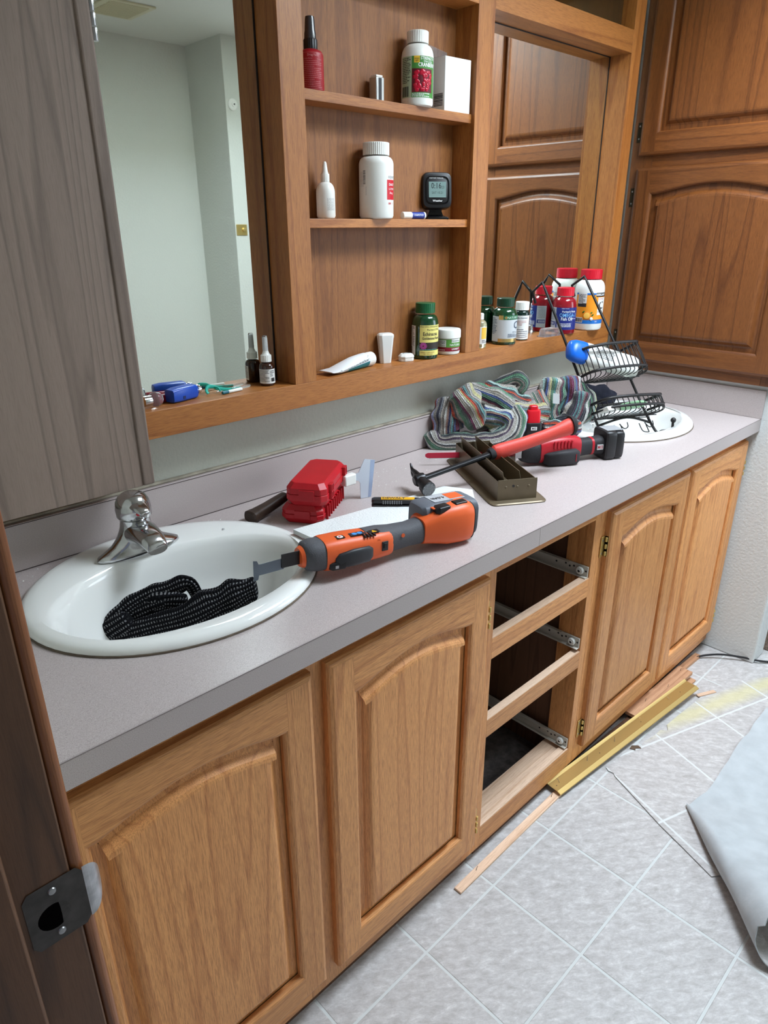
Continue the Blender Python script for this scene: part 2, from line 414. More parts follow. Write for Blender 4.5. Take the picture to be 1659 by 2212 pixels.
# door jamb with its strike plate, on the near side of the left wall
jt = thing('door_1', 'dark stained wooden door jamb with casing and worn strike plate', None, (-.2, -.80, 0), kind='structure')
G().box(-.25, -.159, -.80, -.782, 0, 2.05).build('jamb', jamb_wood, jt, True, bevel=.002)
G().box(-.258, -.2045, -.811, -.80, 0, 2.05).build('door_stop', jamb_wood, jt, True, bevel=.003)
G().box(-.159, -.1472, -.799, -.735, 0, 2.06).build('casing', casing_wood, jt, True, bevel=.005, bseg=3)
def strike():
    pm = plain('strike_plate', rgb(92, 88, 86), .45, metal=.9, noise=.35, nscale=70)
    g = G(); y = -.8008
    zc = .944; h = .033
    # plate with a D shaped latch opening: ring of quads between the outline and the hole
    n = 28; out = []; hole = []
    x0, x1 = -.1995, -.1505
    for i in range(n):
        a = 2*PI*i/n; c, s_ = math.cos(a), math.sin(a); k = 1/max(abs(c), abs(s_))
        out.append(((x0+x1)/2+(x1-x0)/2*c*k, zc+h*s_*k))
        hx = .0135*c; hole.append((-.1785+(hx if c < .35 else .0047+.001*c), zc-.004+.0135*s_))
    vs = [(a, y, b) for a, b in out]+[(a, y, b) for a, b in hole]+[(a, y+.004, b) for a, b in hole]
    fs = [(i, (i+1) % n, n+(i+1) % n, n+i) for i in range(n)]+[(n+i, n+(i+1) % n, 2*n+(i+1) % n, 2*n+i) for i in range(n)]
    g.add(vs, fs)
    p = g.build('strike_plate', pm, jt, True, smooth=30)
    lip = G(); k = 10; rows = []
    for i in range(k+1):
        a = i/k*1.25; hz = .030*(1-(i/k)**2.2*.75)
        x = -.1505+.017*math.sin(a); yy = y-.0002+.017*(1-math.cos(a))
        rows.append([(x, yy, zc-hz*.94), (x, yy, zc+hz)])
    for i in range(k):
        lip.add([rows[i][0], rows[i+1][0], rows[i+1][1], rows[i][1]], [(0, 1, 2, 3)])
    lip.build('strike_lip', plain('worn_steel', rgb(196, 196, 200), .35, metal=.8, noise=.4, nscale=90), p, smooth=60)
    G().lathe([(.0135, 0), (.0135, .001)], 20).xf(Matrix.Translation((-.1785, -.7998, zc-.004)) @ Matrix.Rotation(PI/2, 4, 'X')).build('latch_hole', plain('hole_dark', rgb(10, 8, 8), 1, spec=0), p)
    for zz in (zc+.023, zc-.024):
        sc = G().lathe([(.0001, .0012), (.003, .001), (.0036, 0)], 14).xf(Matrix.Translation((-.176, y, zz)) @ Matrix.Rotation(PI/2, 4, 'X'))
        sc.build('screw', screw_m, p)
strike()

# ------------------------------------------------------------------ panel doors
def offset(poly, d):
    n = len(poly); out = []
    for i in range(n):
        p, q, r = Vector(poly[i-1]), Vector(poly[i]), Vector(poly[(i+1) % n])
        e1 = (q-p).normalized(); e2 = (r-q).normalized()
        n1 = Vector((-e1.y, e1.x)); n2 = Vector((-e2.y, e2.x)); b = n1+n2
        k = d/max(.35, (1+n1.dot(n2))/1)
        out.append(tuple(q+b*k))
    return out
def make_door(parent, wid, hgt, mats, loc, rotz=0, sw=.055, br=.062, tr=.08, rise=.028, T=.02, name='door', panel_label=None, bot_arch=False):
    """cathedral raised-panel door; local x width, -y front, z up, origin at the hinge-side back bottom corner"""
    mv, mh = mats
    o_in = []
    zs, zp = hgt-tr, hgt-tr+rise
    o_in += [(sw, br), (wid-sw, br)]
    na = 18; arch = []
    for i in range(na+1):
        t = i/na; x = wid-sw-(wid-2*sw)*t
        tt = min(1, max(0, (t-.035)/.93)); z = zs+(rise*math.sin(PI*tt)**1.1 if rise else 0)
        arch.append((x, z))
    o_in += arch if rise else [(wid-sw, zs), (sw, zs)]
    g = G()
    def rect(i): return [(i, i), (wid-i, i), (wid-i, hgt-i), (i, hgt-i)]
    prof = [(0, 0), (0, -.6*T), (.003, -.85*T), (.010, -T)]
    for a in range(3):
        ra, rb = rect(prof[a][0]), rect(prof[a+1][0]); ya, yb = prof[a][1], prof[a+1][1]
        for k in range(4):
            k2 = (k+1) % 4
            g.add([(ra[k][0], ya, ra[k][1]), (ra[k2][0], ya, ra[k2][1]), (rb[k2][0], yb, rb[k2][1]), (rb[k][0], yb, rb[k][1])], [(0, 1, 2, 3)], 0 if k % 2 else 1)
    i = .010; y = -T
    g.add([(i, y, i), (sw, y, i), (sw, y, hgt-i), (i, y, hgt-i)], [(0, 1, 2, 3)], 0)
    g.add([(wid-sw, y, i), (wid-i, y, i), (wid-i, y, hgt-i), (wid-sw, y, hgt-i)], [(0, 1, 2, 3)], 0)
    g.add([(sw, y, i), (wid-sw, y, i), (wid-sw, y, br), (sw, y, br)], [(0, 1, 2, 3)], 1)
    top = arch if rise else [(wid-sw, zs), (sw, zs)]
    for k in range(len(top)-1):
        (xa, za), (xb, zb) = top[k], top[k+1]
        g.add([(xb, y, zb), (xa, y, za), (xa, y, hgt-i), (xb, y, hgt-i)], [(0, 1, 2, 3)], 1)
    # moulded inner edge
    n = len(o_in); lv = [(0, -T), (.004, -T+.0012), (.008, -T+.006), (.008, -.006)]
    for a in range(3):
        A, Bq = offset(o_in, lv[a][0]), offset(o_in, lv[a+1][0])
        for k in range(n):
            k2 = (k+1) % n
            mm = 1 if (k == 0 or (1 < k < n-1)) else 0
            g.add([(A[k][0], lv[a][1], A[k][1]), (A[k2][0], lv[a][1], A[k2][1]), (Bq[k2][0], lv[a+1][1], Bq[k2][1]), (Bq[k][0], lv[a+1][1], Bq[k][1])], [(0, 1, 2, 3)], mm)
    g.add([(0, 0, 0), (wid, 0, 0), (wid, 0, hgt), (0, 0, hgt)], [(3, 2, 1, 0)], 0)
    d = g.build(name, [mv, mh], parent, smooth=40); d.location = loc; d.rotation_euler = (0, 0, rotz)
    p = G(); lv = [(.007, -.004), (.020, -.0045), (.026, -.0065), (.031, -.0120), (.035, -.0165), (.0395, -.0188), (.045, -.0196)]
    R = [offset(o_in, a) for a, _ in lv]
    for a in range(len(lv)-1):
        for k in range(n):
            k2 = (k+1) % n
            p.add([(R[a][k][0], lv[a][1], R[a][k][1]), (R[a][k2][0], lv[a][1], R[a][k2][1]), (R[a+1][k2][0], lv[a+1][1], R[a+1][k2][1]), (R[a+1][k][0], lv[a+1][1], R[a+1][k][1])], [(0, 1, 2, 3)])
    p.add([(a, lv[-1][1], b) for a, b in R[-1]], [tuple(range(n))])
    p.build('raised_panel', mv, d, smooth=40)
    return d
hinge_dark = plain('hinge_dark', rgb(60, 50, 34), .6, metal=.6)
def hinge(door, x, z, hh=.058, side=1, plate=.018, mat=None):
    """overlay hinge: leaf on the face frame beside the door edge, two knuckles at the door edge (door-local)"""
    g = G(); s_ = side
    xa, xb = sorted((x, x+s_*plate)); g.box(xa, xb, -.0035, -.0012, z-hh/2, z+hh/2)
    g.box(min(x, x-s_*.003), max(x, x-s_*.003), -.013, .0, z-hh/2, z+hh/2)
    for k in (-1, 0, 1):
        q = G().lathe([(.0032, -.006), (.0032, .006)], 10); q.xf(Matrix.Translation((x+s_*.002, -.008 if s_ < 0 else -.0165, z+k*hh*.34))); g.add(q.v, q.f)
    h = g.build('hinge', mat or brass, door, smooth=40, bevel=.0006)
    for k in (-1, 1):
        G().lathe([(.0001, .0008), (.0025, .0006), (.003, 0)], 10).xf(Matrix.Translation((x+s_*plate*.6, -.0035, z+k*hh*.32)) @ Matrix.Rotation(PI/2, 4, 'X')).build('screw', screw_m, h)

# ------------------------------------------------------------------ vanity base cabinets
YF, YD = -.525, -.545      # face frame front, door front
FB = .03                   # bottom of the face frame
def frame_piece(name, x0, x1, z0, z1, parent, mat, y0=YF, y1=YF+.02, bevel=.0008):
    return G().box(x0, x1, y0, y1, z0, z1).build(name, mat, parent, True, smooth=0, bevel=bevel)
def sink_base(name, label, x0, x1, doors, mid, hinges):
    t = thing(name, label, 'cabinet', ((x0+x1)/2, YF, 0))
    frame_piece('stile', x0, doors[0][0]+.03, FB, HB, t, oak['z']); frame_piece('stile', doors[-1][1]-.03, x1, FB, HB, t, oak['z'])
    if mid: frame_piece('stile', mid[0], mid[1], FB, HB, t, oak['z'])
    a, b = doors[0][0]+.03, doors[-1][1]-.03
    segs = [(a, mid[0]), (mid[1], b)] if mid else [(a, b)]
    for p, q in segs:
        frame_piece('rail', p, q, .775, HB, t, oak['x']); frame_piece('rail', p, q, FB, .115, t, oak['x'])
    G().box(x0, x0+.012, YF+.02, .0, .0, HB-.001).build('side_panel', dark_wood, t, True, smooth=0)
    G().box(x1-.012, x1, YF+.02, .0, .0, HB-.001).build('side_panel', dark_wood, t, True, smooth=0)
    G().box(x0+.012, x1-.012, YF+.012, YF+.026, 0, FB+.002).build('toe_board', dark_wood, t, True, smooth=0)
    for (d0, d1), hs in zip(doors, hinges):
        d = make_door(t, d1-d0, .8156-.0787, (oak['z'], oak['x']), (d0-(x0+x1)/2, 0, .0787))
        for z in (.144-.0787, .72-.0787): hinge(d, (d1-d0) if hs > 0 else 0, z, side=hs)
    return t
sink_base('sink_base_cabinet', 'oak vanity cabinet with two arched doors under the left sink holding the knit cloth', XL+.001, .785,
          [(-.138, .2983), (.3302, .765)], (.27, .36), (-1, 1))
sink_base('sink_base_cabinet', 'oak vanity cabinet with two arched doors at the textured end wall', 1.2325, XW-.001,
          [(1.2587, 1.7074), (1.722, 2.1511)], (1.66, 1.77), (-1, 1))
# drawer unit without its drawers
def drawer_unit():
    x0, x1 = .7855, 1.232; OLx, ORx = .8056, 1.2054
    t = thing('drawer_cabinet', 'open oak drawer cabinet with its drawers missing and bare slides inside', 'cabinet', ((x0+x1)/2, YF, 0))
    frame_piece('stile', x0, OLx, FB, HB, t, oak['z']); frame_piece('stile', ORx, x1, FB, HB, t, oak['z'])
    frame_piece('rail', OLx, ORx, .8061, HB, t, oak['x'])
    for a, b in ((.5903, .6451), (.3727, .4234)):
        G().box(OLx, ORx, YF, YF+.0195, a, b-.002).build('rail', oak['x'], t, True, smooth=0)
        G().box(OLx, ORx, YF+.0005, YF+.020, b-.002, b).build('rail_edge', pale['x'], t, True, smooth=0)
    G().box(OLx, ORx, YF, YF+.0195, FB, .0932).build('rail', oak['x'], t, True, smooth=0)
    G().box(OLx, ORx, YF+.0005, YF+.022, .0932, .0952).build('rail_edge', pale['x'], t, True, smooth=0)
    G().box(OLx, ORx, YF+.022, YF+.075, .074, .088).build('floor_board', pale['x'], t, True, smooth=0, bevel=.001)
    for xa in (x0+.002, x1-.014):
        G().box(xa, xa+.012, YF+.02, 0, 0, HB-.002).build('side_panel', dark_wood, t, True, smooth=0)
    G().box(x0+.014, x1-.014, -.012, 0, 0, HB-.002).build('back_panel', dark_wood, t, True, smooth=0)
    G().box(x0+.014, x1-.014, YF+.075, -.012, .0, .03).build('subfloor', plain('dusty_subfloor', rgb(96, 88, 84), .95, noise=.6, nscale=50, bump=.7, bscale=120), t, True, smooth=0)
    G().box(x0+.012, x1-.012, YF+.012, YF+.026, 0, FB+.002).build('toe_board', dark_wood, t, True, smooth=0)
    G().box(ORx-.001, ORx+.022, YF+.0202, YF+.07, .03, HB-.003).build('frame_backing', oak['z'], t, True, smooth=0)
    slide_m = plain('slide_enamel', rgb(196, 190, 178), .45)
    for z in (.662, .449, .116):
        xs = ORx-.0012
        g = G().box(xs-.004, xs, -.522, -.015, z-.016, z+.014).box(xs-.014, xs-.004, -.522, -.015, z-.016, z-.0135).box(xs-.011, xs-.004, -.47, -.015, z+.012, z+.014)
        s = g.build('drawer_slide', slide_m, t, True, smooth=0, bevel=.0006)
        ro = G().lathe([(.003, 0), (.003, .001), (.0095, .001), (.0105, .003), (.0105, .0065), (.0085, .0085), (.004, .0085), (.0035, .0095), (.0001, .0095)], 22)
        ro.xf(Matrix.Translation((xs-.004, -.502, z)) @ Matrix.Rotation(-PI/2, 4, 'Y')); ro.build('roller', white_p, s)
        G().lathe([(.0034, 0), (.0034, .0004)], 12).xf(Matrix.Translation((xs-.0135, -.502, z)) @ Matrix.Rotation(-PI/2, 4, 'Y')).build('axle', ink, s)
        for k, yy in enumerate((-.517, -.482, -.470, -.458, -.43)):
            G().lathe([(.0028, 0), (.0028, .0004)], 10).xf(Matrix.Translation((xs-.0041, yy, z+(.005 if k % 2 else .001))) @ Matrix.Rotation(-PI/2, 4, 'Y')).build('screw_hole', ink, s)
    # hinge leaves of the neighbouring doors show here as mortised plates on the stiles
    return t
drawer_unit()

# ------------------------------------------------------------------ countertop
SINKS = ((.240, -.236), (1.806, -.236)); SA, SB = .262, .228
ct = thing('countertop', 'long lilac grey speckled laminate countertop with backsplash', 'countertop', (1.0, -.28, HB))
import bmesh
bm = bmesh.new(); ed = []
def loop(pts):
    vs = [bm.verts.new((x, y, H)) for x, y in pts]
    for i in range(len(vs)): ed.append(bm.edges.new((vs[i], vs[(i+1) % len(vs)])))
loop([(XL+.001, -.558), (XW-.001, -.558), (XW-.001, .0195), (XL+.001, .0195)])
for sx, sy in SINKS: loop([(sx+(SA-.012)*math.cos(2*PI*i/72), sy+(SB-.012)*math.sin(2*PI*i/72)) for i in range(72)])
bmesh.ops.triangle_fill(bm, use_beauty=True, use_dissolve=False, edges=ed, normal=(0, 0, 1))
me = bpy.data.meshes.new('top_sheet'); bm.to_mesh(me); bm.free(); me.materials.append(laminate)
o = bpy.data.objects.new('top_sheet', me); COL.objects.link(o); o.parent = ct; o.matrix_parent_inverse = wm(ct).inverted()
for a, b in ((XL+.001, .9019), (.9029, XW-.001)):
    G().box(a, b, -.56, -.548, HB, H-.0004).build('front_edge', laminate, ct, True, smooth=0)
G().box(XL+.001, XW-.001, -.5602, -.5596, H-.0012, H+.0001).build('edge_seam', seam_soft, ct, True, smooth=0)
G().box(.9019, .9029, -.5592, -.548, HB, H-.0006).build('joint_seam', seam_m, ct, True, smooth=0)
bs = thing('backsplash', 'lilac grey laminate backsplash strip along the wall under the shelf unit', 'backsplash', (1.0, .01, H))
G().box(XL+.001, 2.1634, 0, .0195, H+.0002, HS).build('splash_board', laminate, bs, True, smooth=0, bevel=.0012)
G().box(XL+.001, 2.1634, -.0005, .0005, HS-.0026, HS-.0014).build('splash_seam', seam_m, bs, True, smooth=0)
G().box(XL+.001, 2.1634, -.0012, .001, H+.0002, H+.0014).build('splash_joint', seam_m, bs, True, smooth=0)
ss = thing('side_splash', 'short laminate side splash under the tall linen cabinet', 'backsplash', (2.168, -.28, H))
G().box(2.1636, XW-.0005, -.56, -.0005, H+.0002, HS).build('splash_board', laminate, ss, True, smooth=0, bevel=.0012)
caulk_m = plain('old_caulk', rgb(176, 168, 150), .8, noise=.4, nscale=30)
G().box(XL+.002, XW-.002, .008, .0198, HS, HS+.006).build('caulk', caulk_m, bs, True, smooth=0, bevel=.003)

# ------------------------------------------------------------------ sinks
def make_sink(label, c):
    t = thing('drop_in_sink', label, 'sink', (c[0], c[1], H))
    g = G(); seg = 72
    by, BA, BB = -.034, .230, .149
    P = [(1.0, 1.0, 0, .0004), (1.0, 1.0, 0, .006), (.985, .985, 0, .0125), (.955, .955, 0, .016), (.91, .91, 0, .0165)]
    rs = [[(SA*a*math.cos(2*PI*j/seg), SB*b*math.sin(2*PI*j/seg)+oy, z) for j in range(seg)] for a, b, oy, z in P]
    Q = [(1.03, .0155), (1.0, .012), (.965, 0), (.93, -.02), (.87, -.055), (.78, -.09), (.62, -.118), (.40, -.133), (.12, -.138)]
    rs += [[(BA*a*math.cos(2*PI*j/seg), BB*a*math.sin(2*PI*j/seg)+by, z) for j in range(seg)] for a, z in Q]
    g.rings(rs, 0, False, False)
    g.build('basin', porcelain, t, smooth=60)
    G().lathe([(.0268, -.1395), (.0268, -.136), (.022, -.1345), (.018, -.137), (.0001, -.1375)], 24, c=(0, by, 0)).build('drain', chrome, t)
    g = G().rings([[((SA+e)*math.cos(2*PI*j/seg), (SB+e)*math.sin(2*PI*j/seg), z) for j in range(seg)] for e, z in ((-.006, .0045), (.0016, .0030), (.0022, .0004), (-.006, .0003))], 0, False, False)
    if 'knit' in label:
        q = G(); text_flat(q, 'E', .012, Matrix.Translation((.160, .105, .0171)) @ Matrix.Rotation(-.5, 4, 'Z')); q.build('maker_mark', ink_grey, t)
    g.build('caulk_line', plain('grimy_caulk', rgb(112, 98, 84), .8, noise=.4, nscale=60), t, smooth=60)
    return t
make_sink('white oval sink with chrome faucet and a black striped knit cloth in it', SINKS[0])
make_sink('white oval sink under the black wire caddy beside the towel', SINKS[1])

# ------------------------------------------------------------------ wall unit: mirrors, open shelves, ledge
XA, XB, XC, XD, XE, XG = .6594, .7185, 1.2447, 1.3068, 1.9706, 2.028
FY, MY = -.0553, .018
Z0, Z1, ZT, ZT3 = 1.1005, 1.1541, 1.9570, 2.0159
wu = thing('mirror_shelf_unit', 'oak wall unit with open shelves between two mirrors and a ledge below', 'shelf', (1.15, MY, Z0))
def wpart(name, x0, x1, y0, y1, z0, z1, mat, bevel=.0009): return G().box(x0, x1, y0, y1, z0, z1).build(name, mat, wu, True, smooth=0, bevel=bevel)
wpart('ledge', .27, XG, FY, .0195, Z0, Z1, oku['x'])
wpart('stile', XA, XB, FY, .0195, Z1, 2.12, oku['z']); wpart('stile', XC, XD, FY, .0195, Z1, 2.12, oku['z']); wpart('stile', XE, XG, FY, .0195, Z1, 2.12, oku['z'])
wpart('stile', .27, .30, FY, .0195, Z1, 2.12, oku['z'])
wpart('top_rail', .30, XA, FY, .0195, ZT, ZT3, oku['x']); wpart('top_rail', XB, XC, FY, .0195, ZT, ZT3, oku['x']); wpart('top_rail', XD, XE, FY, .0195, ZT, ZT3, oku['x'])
ply = wood('oak_plywood', 'z', rgb(148, 94, 44), rgb(126, 75, 31), OP, rings=8, rough=.6)
wpart('back_panel', XB, XC, .0139, .0195, Z1, ZT, ply, 0)
wpart('shelf', XB, XC, -.045, .0138, 1.713, 1.7328, oku['x']); wpart('shelf', XB, XC, -.045, .0138, 1.4763, 1.4948, oku['x'])
for a, b in ((.30, XA), (XD, XE)):
    G().box(a, b, MY-.003, .0195, Z1, ZT).build('mirror', mirror_m, wu, True, smooth=0)
edge_m = plain('mirror_edge', rgb(34, 24, 18), .7)
for a, b in ((.30, XA), (XD, XE)):
    for x in (a, b-.0035): G().box(x, x+.0035, MY-.0042, MY-.0031, Z1, ZT).build('mirror_clip_edge', edge_m, wu, True, smooth=0)
    G().box(a, b, MY-.0042, MY-.0031, ZT-.0025, ZT).build('mirror_clip_edge', edge_m, wu, True, smooth=0)
# light bar over the right mirror
lb = thing('vanity_light_bar', 'mirror finish vanity light bar above the right mirror', 'light', (1.64, .0, ZT3))
G().box(1.33, 1.93, -.035, .0195, ZT3+.0005, 2.20).build('light_bar_plate', plain('light_bar_mirror', rgb(150, 140, 105), .08, metal=1), lb, True, smooth=0, bevel=.003)
for x in (1.43, 1.63, 1.83):
    s = G().lathe([(.026, 0), (.026, .012), (.018, .02), (.018, .03)], 20).xf(Matrix.Translation((x, -.035, 2.155)) @ Matrix.Rotation(PI/2, 4, 'X')).build('bulb_socket', chrome, lb, True)
    G().lathe([(.012, .03)]+[(.038*math.sin(a), .066-.038*math.cos(a)) for a in [PI*k/12 for k in range(2, 12)]]+[(.0005, .104)], 22).xf(Matrix.Translation((x, -.035, 2.155)) @ Matrix.Rotation(PI/2, 4, 'X')).build('globe_bulb', white_p, s, True)

# shallow cabinet left of the mirror with a flat grey-washed door
lc = thing('medicine_cabinet', 'shallow wall cabinet with a flat grey washed wooden door at the left', 'cabinet', (.07, .02, 1.02))
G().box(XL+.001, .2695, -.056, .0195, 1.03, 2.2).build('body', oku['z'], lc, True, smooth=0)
d = G().box(XL+.004, .2715, -.074, -.057, 1.0205, 2.2).build('door', grey_wood, lc, True, smooth=0, bevel=.001)
G().box(.2705, .2945, -.0775, -.057, 1.0205, 2.2).build('edge_moulding', grey_wood, d, True, smooth=0, bevel=.004, bseg=3)
for k in range(3):
    G().lathe([(.0045, 0), (.005, .001), (.005, .017), (.0045, .018)], 12).xf(Matrix.Translation((.298, -.072, 1.745+k*.0195))).build('hinge_knuckle', screw_m, d, True)

# tall linen cabinet let into the right wall
LL, LD = rgb(132, 78, 34), rgb(104, 57, 22)  # shaded copy of the oak: shade on this side is in the colour
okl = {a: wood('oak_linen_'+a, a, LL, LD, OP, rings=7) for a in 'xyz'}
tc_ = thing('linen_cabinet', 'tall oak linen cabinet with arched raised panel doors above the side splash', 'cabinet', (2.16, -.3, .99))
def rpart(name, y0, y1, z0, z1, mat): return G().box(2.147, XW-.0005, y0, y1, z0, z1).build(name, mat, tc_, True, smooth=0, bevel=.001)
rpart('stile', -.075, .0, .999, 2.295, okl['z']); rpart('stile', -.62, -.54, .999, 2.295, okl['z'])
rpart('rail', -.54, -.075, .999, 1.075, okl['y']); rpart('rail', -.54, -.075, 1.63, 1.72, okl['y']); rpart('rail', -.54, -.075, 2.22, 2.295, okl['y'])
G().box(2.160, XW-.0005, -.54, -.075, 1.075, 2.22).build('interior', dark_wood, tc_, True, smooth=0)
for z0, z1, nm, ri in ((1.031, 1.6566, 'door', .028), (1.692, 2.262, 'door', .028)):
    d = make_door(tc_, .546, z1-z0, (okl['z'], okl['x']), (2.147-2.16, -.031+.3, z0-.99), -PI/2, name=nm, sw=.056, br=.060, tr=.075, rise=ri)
    for z in (.07, z1-z0-.09): hinge(d, 0, z, side=-1, mat=hinge_dark)
# ------------------------------------------------------------------ bottles and small things on the ledge and shelves
def facing(x, y):                       # local +x points to where the photograph was taken from
    return math.atan2(CAMP.y-y, CAMP.x-x)
def bottle(name, label, cat, x, y, z, turn=0, group=None):
    return thing(name, label, cat, (x, y, z), facing(x, y)+math.radians(turn), group)
def ribbed(g, r, z0, z1, n=44, m=0, d=.0006):
    rs = []
    for z, k in ((z0, 1), (z1-.0012, 1), (z1, .95)):
        rs.append([((r-(d if j % 2 else 0))*k*math.cos(2*PI*j/n), (r-(d if j % 2 else 0))*k*math.sin(2*PI*j/n), z) for j in range(n)])
    return g.rings(rs, m)
def body_prof(r, h, neck, sh, fillet=.004):
    """shoulder bottle: straight wall to h-sh, rounded shoulder to the neck radius at h"""
    p = [(r-fillet, 0), (r-fillet*.3, fillet*.3), (r, fillet), (r, h-sh)]
    for k in range(1, 8):
        a = k/8*PI/2; p.append((neck+(r-neck)*math.cos(a), h-sh+sh*math.sin(a)*.94))
    return p+[(neck, h)]
Z_L, Z_2, Z_1 = 1.1541, 1.4948, 1.7328
g_green = plain('green_bottle', rgb(14, 58, 32), .12, coat=.5, spec=.6)
g_dkgreen = plain('dark_green_cap', rgb(16, 88, 48), .35)
g_amber = plain('amber_glass', rgb(52, 24, 14), .08, coat=.5)
blue_p = plain('blue_plastic', rgb(26, 74, 176), .3)
clear_p = plain('clear_plastic', rgb(240, 242, 246), .06, trans=.92, ior=1.3)
gold_foil = plain('gold_foil', rgb(206, 176, 110), .3, metal=.8)

# -- red spray bottle
t = bottle('spray_bottle', 'red spray bottle with black pump on the top shelf', 'bottle', .7715, -.0130, Z_1)
G().lathe(body_prof(.0250, .074, .0150, .012), 32).build('body', plain('red_bottle', rgb(158, 22, 34), .4), t)
ribbed(G(), .0140, .0735, .092, 40).build('collar', black, t)
G().lathe([(.0122, .092), (.0118, .102), (.0108, .106), (.0098, .124), (.0088, .130), (.005, .1315)], 24).build('pump_cap', plain('smoky_cap', rgb(58, 58, 62), .25, coat=.3), t)
g = G(); R = .0252
g.patch(R, -70, 62, .0032, .0036).patch(R, -70, 62, .0655, .0659)
g.patch(R, -70, -69, .0034, .0657).patch(R, 61, 62, .0034, .0657)
text_cyl(g, 'Drug Facts', .0055, R, 10, .0615, bold=.00012); text_cyl(g, 'Active ingredients', .0036, R, -24, .0555); text_cyl(g, 'Purpose', .0036, R, 42, .0545)
fineprint(g, R, -62, 54, .005, .053, 15, fill=.24)
g.build('lettering', plain('pink_print', rgb(206, 130, 130), .5), t)

# -- small silver and black tube
t = bottle('lip_balm_tube', 'small silver tube with black stripe standing on the top shelf', 'tube', .9585, -.008, Z_1, 42)
G().box(-.0120, .0120, -.0120, .0120, 0, .049).build('body', plain('silver_card', rgb(190, 190, 186), .3, metal=.5), t, bevel=.002)
G().box(.0119, .0124, -.005, .004, .002, .047).build('stripe', ink, t, smooth=0)
G().box(-.0095, .0095, -.0095, .0095, .049, .053).build('lid', white_p, t, bevel=.001)

# -- cranberry tablets
t = bottle('supplement_bottle', 'white supplement bottle with a label of red cranberries on the top shelf', 'bottle', 1.072, -.0235, Z_1)
G().lathe(body_prof(.0365, .122, .0235, .026, .006), 40).build('body', white_p, t)
ribbed(G(), .0245, .1245, .148, 60).build('cap', white_p, t)
R = .0367; z0, z1 = .016, .096
g = G(); pal = plain('pale_green_label', rgb(176, 198, 168), .5); grn = plain('green_label', rgb(66, 132, 54), .5); yel = plain('yellow_badge', rgb(222, 180, 50), .5); cran = plain('cranberry', rgb(176, 14, 44), .25); cran_d = plain('cranberry_dark', rgb(92, 6, 24), .4)
g.patch(R, -66, -20, z0, z1, 0); g.patch(R, -20, 78, z0, z1, 1)
g.build('label', [pal, grn], t)
g = G(); R2 = R+.0002
g.patch(R2, -19.5, 60, .026, .072); g.build('berry_picture', cran_d, t)
g = G()
for k in range(46):
    a = random.uniform(-14, 54); zz = random.uniform(.031, .067); rr = random.uniform(.0035, .0052)
    q = G().lathe([(.0001, .0013), (rr*.5, .0011), (rr*.85, .0006), (rr, 0)], 12)
    q.xf(Matrix.Rotation(math.radians(a), 4, 'Z') @ Matrix.Translation((R2-.0002, 0, zz)) @ Matrix.Rotation(PI/2, 4, 'Y')); g.add(q.v, q.f)
g.build('berry', cran, t, kind='stuff')
g = G(); text_cyl(g, 'CRANBERRY', .0105, R2, 42, .079, bold=.0002, sx=.85); text_cyl(g, 'One Daily', .006, R2, 42, .086); text_cyl(g, 'STRENGTH', .008, R2, 42, .0915, bold=.0001)
g.build('lettering', white_ink, t)
g = G(); fineprint(g, R2, -18, 50, .017, .025, 3); g.build('fine_print', white_ink, t)
g = G().patch(R2, -12, 8, .083, .096); g.build('badge', yel, t)
g = G(); text_cyl(g, 'simply', .0042, R2+.0002, -2, .091); text_cyl(g, 'right', .0042, R2+.0002, -2, .087)
fineprint(g, R2, -64, -24, .044, .094, 15); barcode(g, R2, -64, -32, .018, .038); g.build('print', ink, t)

# -- white box and crinkled wrapper
t = thing('carton', 'plain white carton standing at the end of the top shelf', 'box', (1.196, -.0168, Z_1), math.radians(-4))
G().box(-.043, .043, -.024, .024, 0, .112).build('body', plain('white_card', rgb(222, 222, 220), .6), t, smooth=0, bevel=.0006)
g = G()
for k in range(9): g.box(-.0436, -.0432, -.018, .012, .012+k*.003, .0132+k*.003+random.uniform(0, .001))
g.build('barcode', ink, t, smooth=0)
tag(G().add([(1.125, .0125, Z_1+.0005), (1.215, .0125, Z_1+.0005), (1.212, .0115, Z_1+.132), (1.165, .0120, Z_1+.138), (1.128, .0110, Z_1+.142), (1.125, .0129, Z_1+.0005), (1.215, .0129, Z_1+.0005), (1.212, .0119, Z_1+.132), (1.165, .0124, Z_1+.138), (1.128, .0114, Z_1+.142)],
    [(0, 1, 2, 3, 4), (9, 8, 7, 6, 5), (0, 5, 6, 1), (1, 6, 7, 2), (2, 7, 8, 3), (3, 8, 9, 4), (4, 9, 5, 0)]).build('plastic_pouch', clear_p, smooth=0), 'clear plastic pouch behind the white carton', 'pouch')

# -- second shelf
t = bottle('squeeze_bottle', 'white squeeze bottle mostly hidden behind the shelf stile', 'bottle', .7405, .0005, Z_2)
G().lathe(body_prof(.012, .05, .006, .01), 24).build('body', white_p, t)
G().lathe([(.006, .05), (.0055, .062), (.003, .07)], 16).build('tip', white_p, t)
g = G(); fineprint(g, .0122, -30, 50, .008, .036, 8); g.build('lettering', ink_grey, t)

t = bottle('squeeze_bottle', 'white squeeze bottle with pointed tip beside the big white bottle', 'bottle', .800, -.0105, Z_2)
G().lathe(body_prof(.0205, .074, .0085, .022, .006), 32).build('body', white_p, t)
ribbed(G(), .0095, .074, .0895, 36).build('collar', white_p, t)
G().lathe([(.0078, .0895), (.0062, .095), (.0042, .110), (.003, .113), (.0005, .1135)], 20).build('tip', white_p, t)
g = G()
for k in range(6):
    text_cyl(g, random.choice(('directions for use', 'store at room temp', 'keep out of reach', 'other information')), .0034, .0206, 12+k*9, .029, vertical=True)
g.build('lettering', ink_grey, t)

